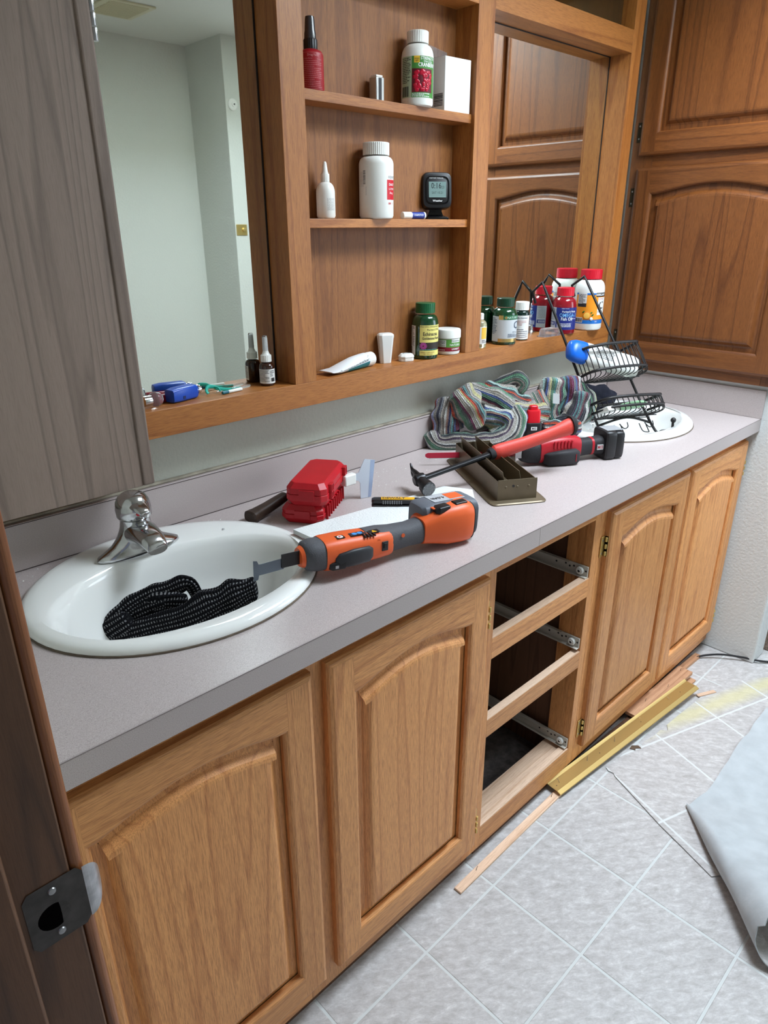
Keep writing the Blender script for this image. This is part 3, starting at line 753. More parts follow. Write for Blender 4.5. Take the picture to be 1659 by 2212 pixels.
t = bottle('pill_bottle', 'big white pill bottle with a red label edge on the middle shelf', 'bottle', .938, -.0262, Z_2)
G().lathe(body_prof(.0392, .129, .0285, .017, .007), 44).build('body', white_p, t)
ribbed(G(), .0298, .1315, .157, 84, d=.0007).build('cap', white_p, t)
R = .0394; g = G(); g.patch(R, 38, 82, .040, .081, 1)
g.build('label', [paper, plain('red_label', rgb(196, 24, 40), .5)], t)
g = G(); text_cyl(g, 'DAILY', .007, R+.0003, 60, .071, bold=.0001); text_cyl(g, 'LUTEIN', .006, R+.0003, 60, .062); text_cyl(g, '20mg', .006, R+.0003, 58, .054); g.build('label_print', white_ink, t)
g = G(); text_cyl(g, 'EQUATE', .0075, R+.0002, 64, .086); barcode(g, R+.0002, -48, -38, .072, .100, horiz=False)
for k in range(4): text_cyl(g, 'lot and expiry see below', .003, R+.0002, -62+k*5, .082, vertical=True)
text_cyl(g, 'distributed by', .0032, R+.0002, -36, .058, vertical=True); g.build('lettering', ink_grey, t)
g = G(); text_cyl(g, '500', .006, R+.0002, 50, .032, bold=.0001); text_cyl(g, 'CT', .0045, R+.0002, 66, .032); g.build('count', red_cap, t)

# -- little weather clock
def clock():
    x, y = 1.1585, -.0140
    t = thing('digital_clock', 'small black digital weather clock on a curved stand', 'clock', (x, y, Z_2), facing(x, y)+math.radians(14)+PI/2)
    # local: -y front, x right
    g = G(); n = 40
    def outline(w, h, p): return [(w*math.copysign(abs(math.cos(2*PI*j/n))**(2/p), math.cos(2*PI*j/n)), h*math.copysign(abs(math.sin(2*PI*j/n))**(2/p), math.sin(2*PI*j/n))) for j in range(n)]
    rs = []
    for yy, k in ((.012, .93), (.010, 1.0), (-.006, 1.0), (-.0105, .95), (-.0115, .90)):
        rs.append([(a*k, yy, b*k) for a, b in outline(.0345, .0405, 5.5)])
    g.rings(rs)
    tilt = Matrix.Translation((0, .006, .0625)) @ Matrix.Rotation(math.radians(-8), 4, 'X')
    g.xf(tilt); b = g.build('case', black, t, smooth=35)
    bz = G().rings([[(a*k, yy, b_*k) for a, b_ in outline(.0280, .0310, 5)] for k, yy in ((1.0, -.0116), (.98, -.0128), (.90, -.0128))], 0, False, False).xf(tilt); bz.build('bezel', plain('gloss_black', rgb(14, 14, 16), .15), b)
    G().box(-.0200, .0200, -.0126, -.0118, -.016, .0185).xf(tilt).build('lcd_screen', plain('lcd', rgb(122, 146, 142), .25), b, smooth=0)
    F = tilt @ Matrix.Translation((0, -.0128, 0)) @ Matrix.Rotation(PI/2, 4, 'X')
    g = G(); text_flat(g, '0:16', .0175, F @ Matrix.Translation((-.0028, .009, 0)), bold=.0002, sx=.8); text_flat(g, '23', .0085, F @ Matrix.Translation((.0125, .006, 0)), sx=.8)
    text_flat(g, 'SAT 10.21', .0075, F @ Matrix.Translation((0, -.006, 0)), sx=.85); g.build('digits', plain('lcd_ink', rgb(36, 46, 48), .5), b)
    g = G(); text_flat(g, 'WEATHER WIRELESS', .0036, F @ Matrix.Translation((-.003, .0262, 0))); text_flat(g, 'Weather', .0062, F @ Matrix.Translation((0, -.0235, 0)), bold=.0001); g.build('lettering', white_ink, b)
    s = G(); pr = [(.010, .030), (.012, .016), (.010, .008), (0, .0045), (-.018, .004)]
    rs = []
    for (yy, zz), hw in zip(pr, (.014, .015, .018, .022, .022)):
        rs.append([(-hw, yy, zz-.002), (hw, yy, zz-.002), (hw, yy-.001, zz+.002), (-hw, yy-.001, zz+.002)])
    s.rings(rs); s.box(-.024, .024, -.022, .013, 0, .0042); s.build('stand', plain('stand_black', rgb(20, 20, 22), .22), t, bevel=.001)
    t.scale = (1.10, 1.0, 1.05)
clock()

# -- lip balm lying on the shelf
t = thing('lip_balm', 'white and blue lip balm stick lying before the clock', 'lip balm', (1.055, -.0345, Z_2), math.radians(-8))
G().lathe([(.0072, 0), (.0082, .001), (.0082, .026), (.0074, .027)], 20).xf(Matrix.Translation((-.036, 0, .0083)) @ Matrix.Rotation(PI/2, 4, 'Y')).build('cap', white_p, t)
G().lathe([(.0078, 0), (.0078, .037)], 20).xf(Matrix.Translation((-.009, 0, .0083)) @ Matrix.Rotation(PI/2, 4, 'Y')).build('barrel', plain('navy_plastic', rgb(34, 56, 140), .35), t)
G().lathe([(.0080, 0), (.0080, .004)], 20).xf(Matrix.Translation((.028, 0, .0083)) @ Matrix.Rotation(PI/2, 4, 'Y')).build('dial', white_p, t)
g = G(); text_flat(g, 'CHAPSTICK', .0055, Matrix.Translation((.0095, -.0079, .009)) @ Matrix.Rotation(PI/2, 4, 'X')); g.build('lettering', white_ink, t)

# ------------------------------------------------------------------ on the ledge below the shelves
def tube_paste():
    t = thing('toothpaste_tube', 'used white and teal cream tube lying on the ledge', 'tube', (.865, -.012, Z_L), math.radians(6))
    rs = []; n = 28
    for x, hw, hh in ((-.096, .026, .0012), (-.090, .026, .0016), (-.06, .0245, .0065), (-.03, .0225, .0115), (.0, .0205, .0155), (.03, .0185, .0172), (.045, .0178, .0176), (.050, .0168, .0168)):
        cz = max(hh, .0012)+(.010*max(0, (-x-.05)/.05)**2)
        rs.append([(x, hw*math.cos(2*PI*j/n), cz+hh*math.sin(2*PI*j/n)) for j in range(n)])
    b = G().rings(rs).build('body', plain('tube_white', rgb(222, 226, 228), .3), t, smooth=60)
    ribbed(G(), .0172, 0, .024, 50).xf(Matrix.Translation((.0495, 0, .0174)) @ Matrix.Rotation(PI/2, 4, 'Y')).build('cap', white_p, t)
    # teal panel and print follow the near side of the tube
    def strip(g, a0, a1, x0, x1, off=.0004, m=0):
        k = 12; vs = []
        for i in range(k+1):
            x = x0+(x1-x0)*i/k
            u = (x+.09)/.14; hw = .026-.0085*u; hh = .0016+.0160*min(1, u/1.0)**.8; cz = hh+(.010*max(0, (-x-.05)/.05)**2)
            for a in (a0, (a0+a1)/2, a1): vs.append((x, (hw+off)*math.cos(a), cz+(hh+off)*math.sin(a)))
        fs = []
        for i in range(k):
            for j in range(2): q = i*3+j; fs.append((q, q+1, q+4, q+3))
        g.add(vs, fs, m)
    g = G(); strip(g, PI+.05, PI+1.0, -.035, .048, .0006); g.build('teal_panel', plain('teal_print', rgb(18, 128, 140), .35), b)
    g = G()
    for k in range(15):
        a = PI-.10-k*.085; xe = random.choice((.046, .046, .02, .03)); xs = -.075+k*.003
        x = xs
        while x < xe-.004:
            x2 = min(xe, x+random.uniform(.004, .014)); strip(g, a, a-.045, x, x2, .0006); x = x2+.002
    g.build('lettering', ink, b)
tube_paste()

t = thing('floss_dispenser', 'tall white flip-top plastic dispenser on the ledge', 'container', (.986, -.005, Z_L), math.radians(-22))
g = G()
def octo(x, y, k): return [(-x, -y+k), (-x+k, -y), (x-k, -y), (x, -y+k), (x, y-k), (x-k, y), (-x+k, y), (-x, y-k)]
g.rings([[(a, b, z) for a, b in octo(x, y, .006)] for x, y, z in ((.0145, .0095, 0), (.0195, .0135, .060), (.0205, .0142, .066), (.0205, .0142, .071), (.0165, .0105, .075))])
g.build('body', plain('ivory_plastic', rgb(226, 226, 222), .35), t, bevel=.001)
t = thing('floss_box', 'flat white floss box lying next to the green bottle', 'box', (1.047, -.020, Z_L), math.radians(-18))
G().rings([[(a, b, z) for a, b in octo(x, y, .008)] for x, y, z in ((.0180, .0155, 0), (.0185, .016, .001), (.0185, .016, .009))]).build('body', white_p, t, bevel=.0008)
G().rings([[(a, b, z) for a, b in octo(x, y, .008)] for x, y, z in ((.0192, .0167, .0095), (.0192, .0167, .013), (.0150, .0125, .0185), (.008, .006, .0195))]).build('lid', white_p, t, bevel=.0008)

# -- echinacea
t = bottle('supplement_bottle', 'dark green herbal bottle with yellow label and purple flower', 'bottle', 1.116, -.0215, Z_L)
G().lathe(body_prof(.0352, .113, .0235, .028, .005), 44).build('body', g_green, t)
ribbed(G(), .0255, .1165, .1415, 64).build('cap', g_dkgreen, t)
R = .0354; g = G(); g.patch(R, -22, 100, .044, .088, 0); g.patch(R, -22, 100, .0105, .0235, 0); g.patch(R, -22, 100, .0265, .044, 1); g.patch(R, -78, -44, .011, .086, 2)
g.build('label', [plain('yellow_label', rgb(222, 210, 120), .5), plain('dark_label', rgb(48, 40, 34), .5), paper], t)
g = G(); R2 = R+.0003
text_cyl(g, 'Echinacea', .0128, R2, 26, .0655, bold=.00018, sx=.86); text_cyl(g, 'Goldenseal Root', .0092, R2, 32, .0545, bold=.00015, sx=.86); text_cyl(g, "Puritan's Pride", .007, R2, 42, .0765)
text_cyl(g, 'shop online www.puritan.com', .0052, R2, 30, .0845); fineprint(g, R2, -74, -50, .034, .084, 16); barcode(g, R2, -76, -66, .013, .033, horiz=False)
text_cyl(g, 'FOR YOUR HEALTH', .0034, R2, -52, .045, vertical=True); g.build('lettering', ink, t)
g = G()
for k in range(14):
    a = k/14*2*PI; q = G().lathe([(.0001, .0008), (.0014, .0005), (.0016, 0)], 8); q.xf(Matrix.Diagonal((1, 3.1, 1, 1)))
    q.xf(Matrix.Rotation(math.radians(-6), 4, 'Z') @ Matrix.Translation((R2, 0, .0352)) @ Matrix.Rotation(a, 4, 'X') @ Matrix.Translation((-.0006, 0, 0)) @ Matrix.Rotation(PI/2, 4, 'Y') @ Matrix.Translation((0, .0055, 0))); g.add(q.v, q.f)
g.build('petal', plain('flower_pink', rgb(168, 70, 140), .5), t, kind='stuff')
g = G(); q = G().lathe([(.0001, .0012), (.0018, .0008), (.0022, 0)], 12); q.xf(Matrix.Rotation(math.radians(-6), 4, 'Z') @ Matrix.Translation((R2-.0002, 0, .0352)) @ Matrix.Rotation(PI/2, 4, 'Y')); g.add(q.v, q.f); g.build('flower_eye', plain('flower_eye', rgb(92, 40, 26), .6), t)
g = G(); fineprint(g, R2, -18, 60, .0245, .0272, 1); g.build('strap_line', plain('teal_ink', rgb(92, 170, 160), .5), t)
g = G(); text_cyl(g, 'HERBAL SUPPLEMENT', .0042, R2, 14, .0185); text_cyl(g, '100 CAPSULES', .0042, R2, 16, .0138); g.build('label_foot', plain('brown_ink', rgb(150, 90, 30), .5), t)

# -- white jar
t = bottle('balm_jar', 'white screw-top jar with green and dark red label', 'jar', 1.2095, -.0215, Z_L)
G().lathe([(.028, 0), (.0315, .002), (.033, .007), (.033, .043), (.031, .045)], 44).build('body', white_p, t)
G().lathe([(.0348, .0445), (.0348, .062), (.0335, .066), (.031, .0675), (.0001, .068)], 44).build('lid', white_p, t)
R = .0332; g = G(); g.patch(R, -70, 85, .010, .0205, 0); g.patch(R, -70, 85, .0205, .042, 1)
g.build('label', [plain('maroon_label', rgb(136, 20, 44), .5), plain('leaf_green_label', rgb(84, 142, 58), .5)], t)
R2 = R+.0003; g = G(); g.patch(R2, -66, -8, .022, .040).patch(R2, 18, 70, .0335, .042); text_cyl(g, 'NATURAL', .008, R2, 40, .027, bold=.0001); text_cyl(g, 'LINIMENT', .006, R2, 42, .0160, bold=.0001); fineprint(g, R2, -50, 10, .0120, .0155, 1); g.build('label_white', paper, t)
R2 += .0003; g = G(); fineprint(g, R2, -63, -12, .0235, .0385, 5); text_cyl(g, 'HempVana', .0072, R2, 42, .038, sx=.9); text_cyl(g, 'RELIEF', .0042, R2, 44, .0120); g.build('lettering', plain('dark_green_ink', rgb(30, 60, 36), .5), t)

# ------------------------------------------------------------------ left bay of the ledge
def razor_blue():
    t = thing('electric_shaver', 'blue pocket shaver with chrome end lying on the ledge', 'shaver', (.408, -.010, Z_L), math.radians(14))
    g = G(); loft(g, [(-.036, 0, .014, .009, .009), (-.034, 0, .014, .0135, .0125), (-.02, 0, .0145, .0150, .0140), (.026, 0, .0145, .0150, .0140), (.031, 0, .0145, .0125, .0120)], p=5)
    g.build('body', blue_p, t, smooth=40)
    G().lathe([(.0095, 0), (.0095, .004), (.0108, .005), (.0108, .009), (.009, .0105), (.009, .014), (.0001, .0145)], 24).xf(Matrix.Translation((.0308, 0, .0145)) @ Matrix.Rotation(PI/2, 4, 'Y')).build('chrome_end', chrome, t)
    G().box(-.012, -.006, -.0156, -.0146, .006, .012).build('catch', plain('blue_dark', rgb(14, 34, 92), .4), t, smooth=0)
razor_blue()
t = thing('lighter', 'dark red lighter lying behind the blue shaver', 'lighter', (.372, .0015, Z_L), math.radians(10))
G().rings([sring(x, 0, .0085, hw, hh, 20, 3.5) for x, hw, hh in ((-.022, .0085, .0078), (-.02, .0095, .0085), (.018, .0095, .0085), (.02, .009, .008))]).build('body', plain('maroon_plastic', rgb(140, 16, 42), .3), t)
G().box(.0202, .030, -.006, .006, .002, .0145).build('striker', chrome, t, smooth=0, bevel=.001)
t = thing('glass_bulb', 'small clear glass bulb with silver collar beside the grey panel', 'bulb', (.337, -.024, Z_L), math.radians(5))
G().lathe([(.0001, .0), (.007, .001), (.0125, .006), (.0145, .013), (.0135, .020), (.010, .026)], 24).xf(Matrix.Translation((.020, 0, .0147)) @ Matrix.Rotation(-PI/2, 4, 'Y')).build('glass', clear_p, t)
G().lathe([(.0102, 0), (.0105, .001), (.0105, .016), (.007, .018)], 24).xf(Matrix.Translation((-.0055, 0, .0147)) @ Matrix.Rotation(-PI/2, 4, 'Y')).build('collar', chrome, t)
def picks():
    teal = plain('teal_plastic', rgb(28, 168, 148), .35)
    t = thing('floss_pick', 'teal plastic floss pick lying on the ledge', 'floss pick', (.497, -.004, Z_L), math.radians(4))
    pts = [(.055, 0, .002), (.02, 0, .004), (.0, .002, .008), (-.012, .004, .014), (-.026, .004, .0155), (-.031, .002, .009), (-.030, -.002, .003)]
    G().tube(catmull(pts, 6), [.0012+.0012*min(1, i/8) for i in range(37)], 8, flat=1.6).build('body', teal, t)
    G().tube(catmull([(-.012, .004, .0135), (-.006, -.004, .012), (-.004, -.008, .004)], 5), .0018, 8).build('arm', teal, t)
    t = thing('interdental_brush', 'clear capped interdental brush with dark teal grip', 'brush', (.508, -.024, Z_L), math.radians(7))
    G().lathe([(.0028, 0), (.0036, .002), (.0036, .034), (.003, .036)], 14).xf(Matrix.Translation((-.002, 0, .0037)) @ Matrix.Rotation(PI/2, 4, 'Y')).build('cap', white_p, t)
    G().lathe([(.0028, 0), (.0034, .001), (.0034, .014), (.003, .016)], 14).xf(Matrix.Translation((-.0185, 0, .0037)) @ Matrix.Rotation(PI/2, 4, 'Y')).build('grip', plain('dark_teal', rgb(10, 96, 112), .4), t)
    t = thing('clear_straw', 'thin clear plastic brush cover lying behind the floss pick', 'brush cover', (.545, -.0005, Z_L), math.radians(3))
    G().lathe([(.0024, 0), (.003, .002), (.003, .05), (.002, .052)], 12).xf(Matrix.Translation((-.02, 0, .0031)) @ Matrix.Rotation(PI/2, 4, 'Y')).build('cover', clear_p, t)
    G().lathe([(.0012, 0), (.0012, .045)], 8).xf(Matrix.Translation((-.055, 0, .0031)) @ Matrix.Rotation(PI/2, 4, 'Y')).build('stem', white_p, t)
picks()
t = bottle('nasal_spray', 'brown glass nasal spray bottle with white nozzle by the mirror', 'bottle', .6145, -.0120, Z_L)
G().lathe(body_prof(.0168, .050, .0095, .010, .004), 36).build('body', g_amber, t)
ribbed(G(), .0118, .052, .0665, 40).build('collar', white_p, t)
G().lathe([(.0100, .0665), (.0085, .068), (.0062, .074), (.0045, .102), (.0032, .104), (.0002, .1042)], 22).build('nozzle', white_p, t)
G().lathe([(.0062, .076), (.0056, .105), (.0046, .1075), (.0001, .108)], 20, cap0=False).build('clear_cap', clear_p, t)
R = .0170; g = G().patch(R, -75, 105, .006, .037); g.build('label', paper, t)
R2 = R+.0003; g = G(); fineprint(g, R2, -70, 16, .010, .036, 9, fill=.4); g.patch(R2, 30, 62, .010, .018); fineprint(g, R2, 24, 60, .021, .035, 4); g.build('lettering', ink, t)

# ------------------------------------------------------------------ right bay of the ledge
t = bottle('drops_bottle', 'small clear bottle with yellow picture label beside the shelf stile', 'bottle', 1.350, -.021, Z_L)
G().lathe(body_prof(.0185, .078, .008, .016, .004), 32).build('body', plain('clear_yellow', rgb(236, 232, 196), .08, trans=.75), t)
G().lathe([(.009, .079), (.009, .094), (.007, .096)], 20).build('cap', white_p, t)
R = .0187; g = G(); g.patch(R, -80, 80, .012, .060, 0); g.patch(R+.0002, 14, 70, .026, .058, 1); g.build('label', [paper, plain('citrus_label', rgb(232, 186, 70), .5)], t)
g = G(); fineprint(g, R+.0004, 20, 75, .014, .024, 3); g.build('lettering', ink, t)

t = bottle('vitamin_bottle', 'dark green vitamin bottle with gold banded grey label', 'bottle', 1.4585, -.0255, Z_L)
G().lathe(body_prof(.0362, .104, .0235, .026, .005), 44).build('body', g_green, t)
ribbed(G(), .0258, .1075, .131, 64).build('cap', plain('deep_green_cap', rgb(10, 54, 34), .35), t)
R = .0364; g = G(); g.patch(R, -72, 110, .0095, .0815, 0); g.patch(R+.0002, -28, 110, .0725, .0845, 1); g.patch(R+.0001, -28, 110, .0085, .0185, 1); g.patch(R+.0004, -6, 110, .0725, .0845, 2)
g.build('label', [plain('grey_label', rgb(190, 194, 196), .45), gold_foil, plain('nature_green', rgb(20, 96, 56), .5)], t)
R2 = R+.0006; g = G(); text_cyl(g, "NATURE'S", .0088, R2, 42, .0782, bold=.0001); g.build('brand_print', plain('pale_mint', rgb(190, 214, 196), .5), t)
g = G(); q = [(math.radians(6)+a*.005/R2*1.0, b*.005) for a, b in ((0, 1), (-1, 0), (0, -1), (1, 0))]
g.add([(R2*math.cos(a), R2*math.sin(a), .0785+b) for a, b in q], [(0, 1, 2, 3)]); g.build('diamond_emblem', gold_foil, t)
g = G(); text_cyl(g, 'C', .030, R2, 62, .056, bold=.0002); text_cyl(g, '500 mg', .006, R2, 54, .037); fineprint(g, R2, 18, 80, .022, .033, 3); fineprint(g, R2, -68, -36, .03, .078, 11); g.build('lettering', plain('slate_ink', rgb(56, 70, 92), .5), t)

t = bottle('vitamin_bottle', 'small dark bottle with white cap and white printed label', 'bottle', 1.556, -.0165, Z_L)
G().lathe(body_prof(.0225, .088, .017, .012, .003), 36).build('body', plain('dark_bottle', rgb(16, 40, 34), .15, coat=.4), t)
ribbed(G(), .0205, .0895, .113, 54).build('cap', white_p, t)
R = .0227; g = G().patch(R, -84, 84, .004, .074); g.build('label', paper, t)
R2 = R+.0003; g = G(); text_cyl(g, 'Bio Nutrition', .006, R2, 10, .067, bold=.00008); fineprint(g, R2, -50, 60, .008, .036, 5, fill=.3); g.build('lettering', plain('blue_black_ink', rgb(60, 70, 100), .5), t)
g = G(); fineprint(g, R2, -55, 40, .044, .060, 4, fill=.3); g.build('red_print', plain('red_ink', rgb(186, 80, 86), .5), t)
g = G().patch(R2, -66, -52, .064, .070); g.build('logo_mark', plain('blue_logo', rgb(28, 74, 130), .5), t)

t = bottle('vitamin_bottle', 'clear red fish oil bottle with dark blue label and red cap', 'bottle', 1.775, -.0265, Z_L)
fish = plain('fish_oil_red', rgb(138, 14, 30), .12, coat=.5)
G().lathe(body_prof(.0385, .114, .0255, .030, .005), 44).build('body', fish, t)
ribbed(G(), .0272, .117, .1425, 64).build('cap', red_cap, t)
R = .0387; g = G(); g.patch(R, -85, -38, .014, .083, 0); g.patch(R, -38, 100, .014, .083, 1); g.patch(R+.0002, -82, -42, .028, .039, 1)
navy = plain('navy_label', rgb(26, 40, 116), .45); g.build('label', [plain('silver_label', rgb(170, 172, 180), .45), navy], t)
R2 = R+.0005; g = G(); text_cyl(g, "Puritan's Pride", .008, R2, 26, .0705, bold=.0001); text_cyl(g, 'Fish Oil', .0135, R2, 16, .0475, bold=.0002, sx=.9); text_cyl(g, '1000 mg', .006, R2, 52, .0485)
fineprint(g, R2, -30, 40, .022, .035, 4, fill=.4); text_cyl(g, 'GREAT VALUE', .0038, R2, 6, .080); fineprint(g, R2, -80, -44, .030, .037, 2); g.build('lettering', white_ink, t)
g = G(); text_cyl(g, 'OMEGA-3', .0165, R2, 24, .0590, bold=.0001, sx=.85); g.build('omega_print', plain('sky_ink', rgb(120, 180, 224), .5), t)
g = G(); fineprint(g, R2, -80, -44, .044, .080, 14, fill=.4); g.build('fine_print', ink_grey, t)

t = bottle('vitamin_bottle', 'large white vitamin bottle with red cap and orange fruit label', 'bottle', 1.914, -.0315, Z_L, -6)
G().lathe(body_prof(.0480, .160, .0325, .034, .008), 48).build('body', white_p, t)
ribbed(G(), .0345, .1625, .192, 84).build('cap', red_cap, t)
R = .0482; orn = plain('orange_label', rgb(240, 150, 34), .45); blu = plain('blue_label', rgb(30, 110, 190), .45)
g = G(); g.patch(R, -48, 100, .034, .115, 0); g.patch(R, -48, 100, .022, .036, 1); g.patch(R, -48, 100, .113, .120, 1); g.patch(R+.0002, -38, -2, .086, .120, 2); g.patch(R+.0002, -38, -2, .076, .088, 3); g.patch(R+.0003, -44, -12, .0255, .042, 2); g.patch(R+.0003, 34, 95, .108, .121, 3); g.patch(R+.0003, 44, 95, .050, .106, 2)
g.build('label', [orn, blu, paper, ink], t)
R2 = R+.0005; g = G(); fineprint(g, R2, -35, -5, .089, .117, 7, fill=.45); barcode(g, R2, -42, -14, .0275, .040); text_cyl(g, 'C', .034, R2, 62, .080, bold=.0003); text_cyl(g, '500 mg', .0066, R2, 58, .060); g.build('lettering', ink, t)
g = G(); text_cyl(g, 'KIRKLAND', .0095, R2, 58, .1145, bold=.0002, sx=.9); text_cyl(g, '500', .0055, R2, 42, .029); g.build('brand_print', white_ink, t)
g = G(); text_cyl(g, 'CHEWABLE', .0045, R2, 58, .101); g.build('red_print', red_cap, t)
def fruit(g, a, z, r, m, h=.0012, seg=22):
    q = G().lathe([(.0001, h), (r*.6, h*.9), (r*.92, h*.5), (r, 0)], seg); q.xf(Matrix.Rotation(math.radians(a), 4, 'Z') @ Matrix.Translation((R+.0001, 0, z)) @ Matrix.Rotation(PI/2, 4, 'Y')); g.add(q.v, q.f, m)
g = G(); fruit(g, 4, .049, .0135, 0, .0010); g.build('orange_picture', plain('orange_rind', rgb(226, 132, 24), .5), t)
g = G(); fruit(g, 4, .049, .0108, 0, .0016); g.build('orange_flesh', plain('orange_flesh', rgb(246, 190, 84), .5), t)
g = G(); fruit(g, 22, .038, .0055, 0, .003); g.build('tablet_picture', white_p, t)
g = G()
for a, z in ((-10, .060), (20, .057), (26, .050)):
    q = G().lathe([(.0001, .0015), (.004, .001), (.005, 0)], 10); q.xf(Matrix.Rotation(math.radians(a), 4, 'Z') @ Matrix.Translation((R+.0003, 0, z)) @ Matrix.Rotation(.7, 4, 'X') @ Matrix.Rotation(PI/2, 4, 'Y') @ Matrix.Diagonal((.5, 1, 1, 1))); g.add(q.v, q.f)
g.build('leaf_picture', plain('leaf_green', rgb(44, 96, 30), .5), t)

# -- clear plastic blister lid in front of the fish oil
t = thing('blister_lid', 'empty clear plastic blister tray on the ledge before the fish oil bottle', 'plastic tray', (1.690, -.0340, Z_L), math.radians(-6))
g = G().rings([sring(0, 0, 0, 1, 1, 24, 4)], cap0=False, cap1=False); g = G()
def rr(hx, hy, z, n=28, p=5): return [(hx*math.copysign(abs(math.cos(2*PI*j/n))**(2/p), math.cos(2*PI*j/n)), hy*math.copysign(abs(math.sin(2*PI*j/n))**(2/p), math.sin(2*PI*j/n)), z) for j in range(n)]
g.rings([rr(.048, .019, .0004), rr(.048, .019, .0014), rr(.041, .0155, .0016), rr(.038, .0145, .022), rr(.034, .012, .0245)], 0, True, True)
g.build('tray', clear_p, t, smooth=35)
from mathutils import noise as mnoise
# ------------------------------------------------------------------ faucet
def faucet():
    t = thing('faucet', 'chrome single handle faucet on the sink with the knit cloth', 'faucet', (.232, -.104, H+.0165))
    g = G(); n = 40
    def ov(a, b, z, cy=0, cx=0): return [(cx+a*math.cos(2*PI*j/n), cy+b*math.sin(2*PI*j/n), z) for j in range(n)]
    g.rings([ov(.080, .026, 0), ov(.082, .027, .002), ov(.080, .026, .008), ov(.070, .024, .013), ov(.052, .024, .022), ov(.038, .025, .036), ov(.030, .025, .052), ov(.027, .026, .066), ov(.0275, .0275, .070)])
    b = g.build('body', chrome, t, smooth=60)
    # spout leaves the front of the body
    g = G(); rs = []
    for y, z, hw, hh in ((-.002, .040, .030, .024), (-.028, .045, .029, .020), (-.048, .044, .0265, .0165), (-.064, .041, .024, .0145), (-.077, .035, .021, .0125), (-.082, .030, .019, .0095)):
        rs.append([(hw*math.copysign(abs(math.cos(2*PI*j/n))**.8, math.cos(2*PI*j/n)), y, z+hh*math.sin(2*PI*j/n)) for j in range(n)])
    g.rings(rs, flip=True).build('spout', chrome, t, smooth=60)
    G().lathe([(.0105, 0), (.011, .002), (.011, .012)], 20).xf(Matrix.Translation((0, -.066, .018)) @ Matrix.Rotation(-.2, 4, 'X')).build('aerator', chrome, t)
    # dome handle with a short lever
    g = G().lathe([(.0285, .070), (.0315, .074), (.0325, .088), (.0305, .102), (.0245, .113), (.014, .119), (.0005, .1205)], 36)
    h = g.build('handle', chrome, t, smooth=60)
    g = G(); rs = []
    for y, z, hw, hh in ((-.012, .103, .020, .010), (-.03, .098, .0165, .0075), (-.043, .093, .0125, .0055), (-.049, .0905, .009, .0035)):
        rs.append([(hw*math.cos(2*PI*j/24), y, z+hh*math.sin(2*PI*j/24)) for j in range(24)])
    g.rings(rs, flip=True).build('lever', chrome, h, smooth=60)
    G().lathe([(.0036, 0), (.0034, .0012), (.0001, .0016)], 14).xf(Matrix.Translation((-.006, -.0318, .086)) @ Matrix.Rotation(PI/2, 4, 'X')).build('temperature_dot', red_cap, h)
faucet()

# ------------------------------------------------------------------ cloth made of folds: ribbons that follow a path, stripes run along it
VIEW = Vector((math.sin(YAW), math.cos(YAW), 0))
def cloth(name, label, cat, folds, mat, thick=.62, sub=8, seg=28, flo=None):
    g = G()
    for nm, pts in folds:
        P = catmull([Vector(p[:3]) for p in pts], sub); W_ = [p[3] for p in pts]; k = len(P); rs = []; off = random.uniform(0, 1)
        b = len(g.v); uvs = []
        for i, p in enumerate(P):
            tt = (P[min(i+1, k-1)]-P[max(i-1, 0)]).normalized(); e1 = tt.cross(VIEW).normalized()
            u = i/(k-1)*(len(pts)-1); a = min(int(u), len(pts)-2); hw = W_[a]+(W_[a+1]-W_[a])*(u-a)
            if i in (0, k-1): hw *= .55
            rg = []; run = run+(P[i]-P[i-1]).length if i else 0.0
            for j in range(seg):
                th = 2*PI*j/seg; wob = 1+.05*math.sin(7*th+i*.35+off*9)
                q = p+e1*hw*math.cos(th)*wob+VIEW*hw*thick*math.sin(th)*wob
                q = q+(q-p)*(mnoise.noise(q*28+Vector((off*20, 0, 0)))*.38+mnoise.noise(q*75)*.12)
                if flo and q.z < flo: q.z = flo+(flo-q.z)*.02
                rg.append(q); uvs.append((hw*math.cos(th)*(1.35 if math.sin(th) > 0 else 1)+off, run))
            rs.append(rg)
        vs = [q for r_ in rs for q in r_]; fs = []
        for i in range(k-1):
            for j in range(seg): fs.append((i*seg+j, i*seg+(j+1) % seg, (i+1)*seg+(j+1) % seg, (i+1)*seg+j))
        fs += [tuple(range(seg))[::-1], tuple((k-1)*seg+j for j in range(seg))]
        g.add(vs, fs, 0, uvs)
    o = g.build(name, mat, smooth=80, subsurf=1)
    return tag(o, label, cat)
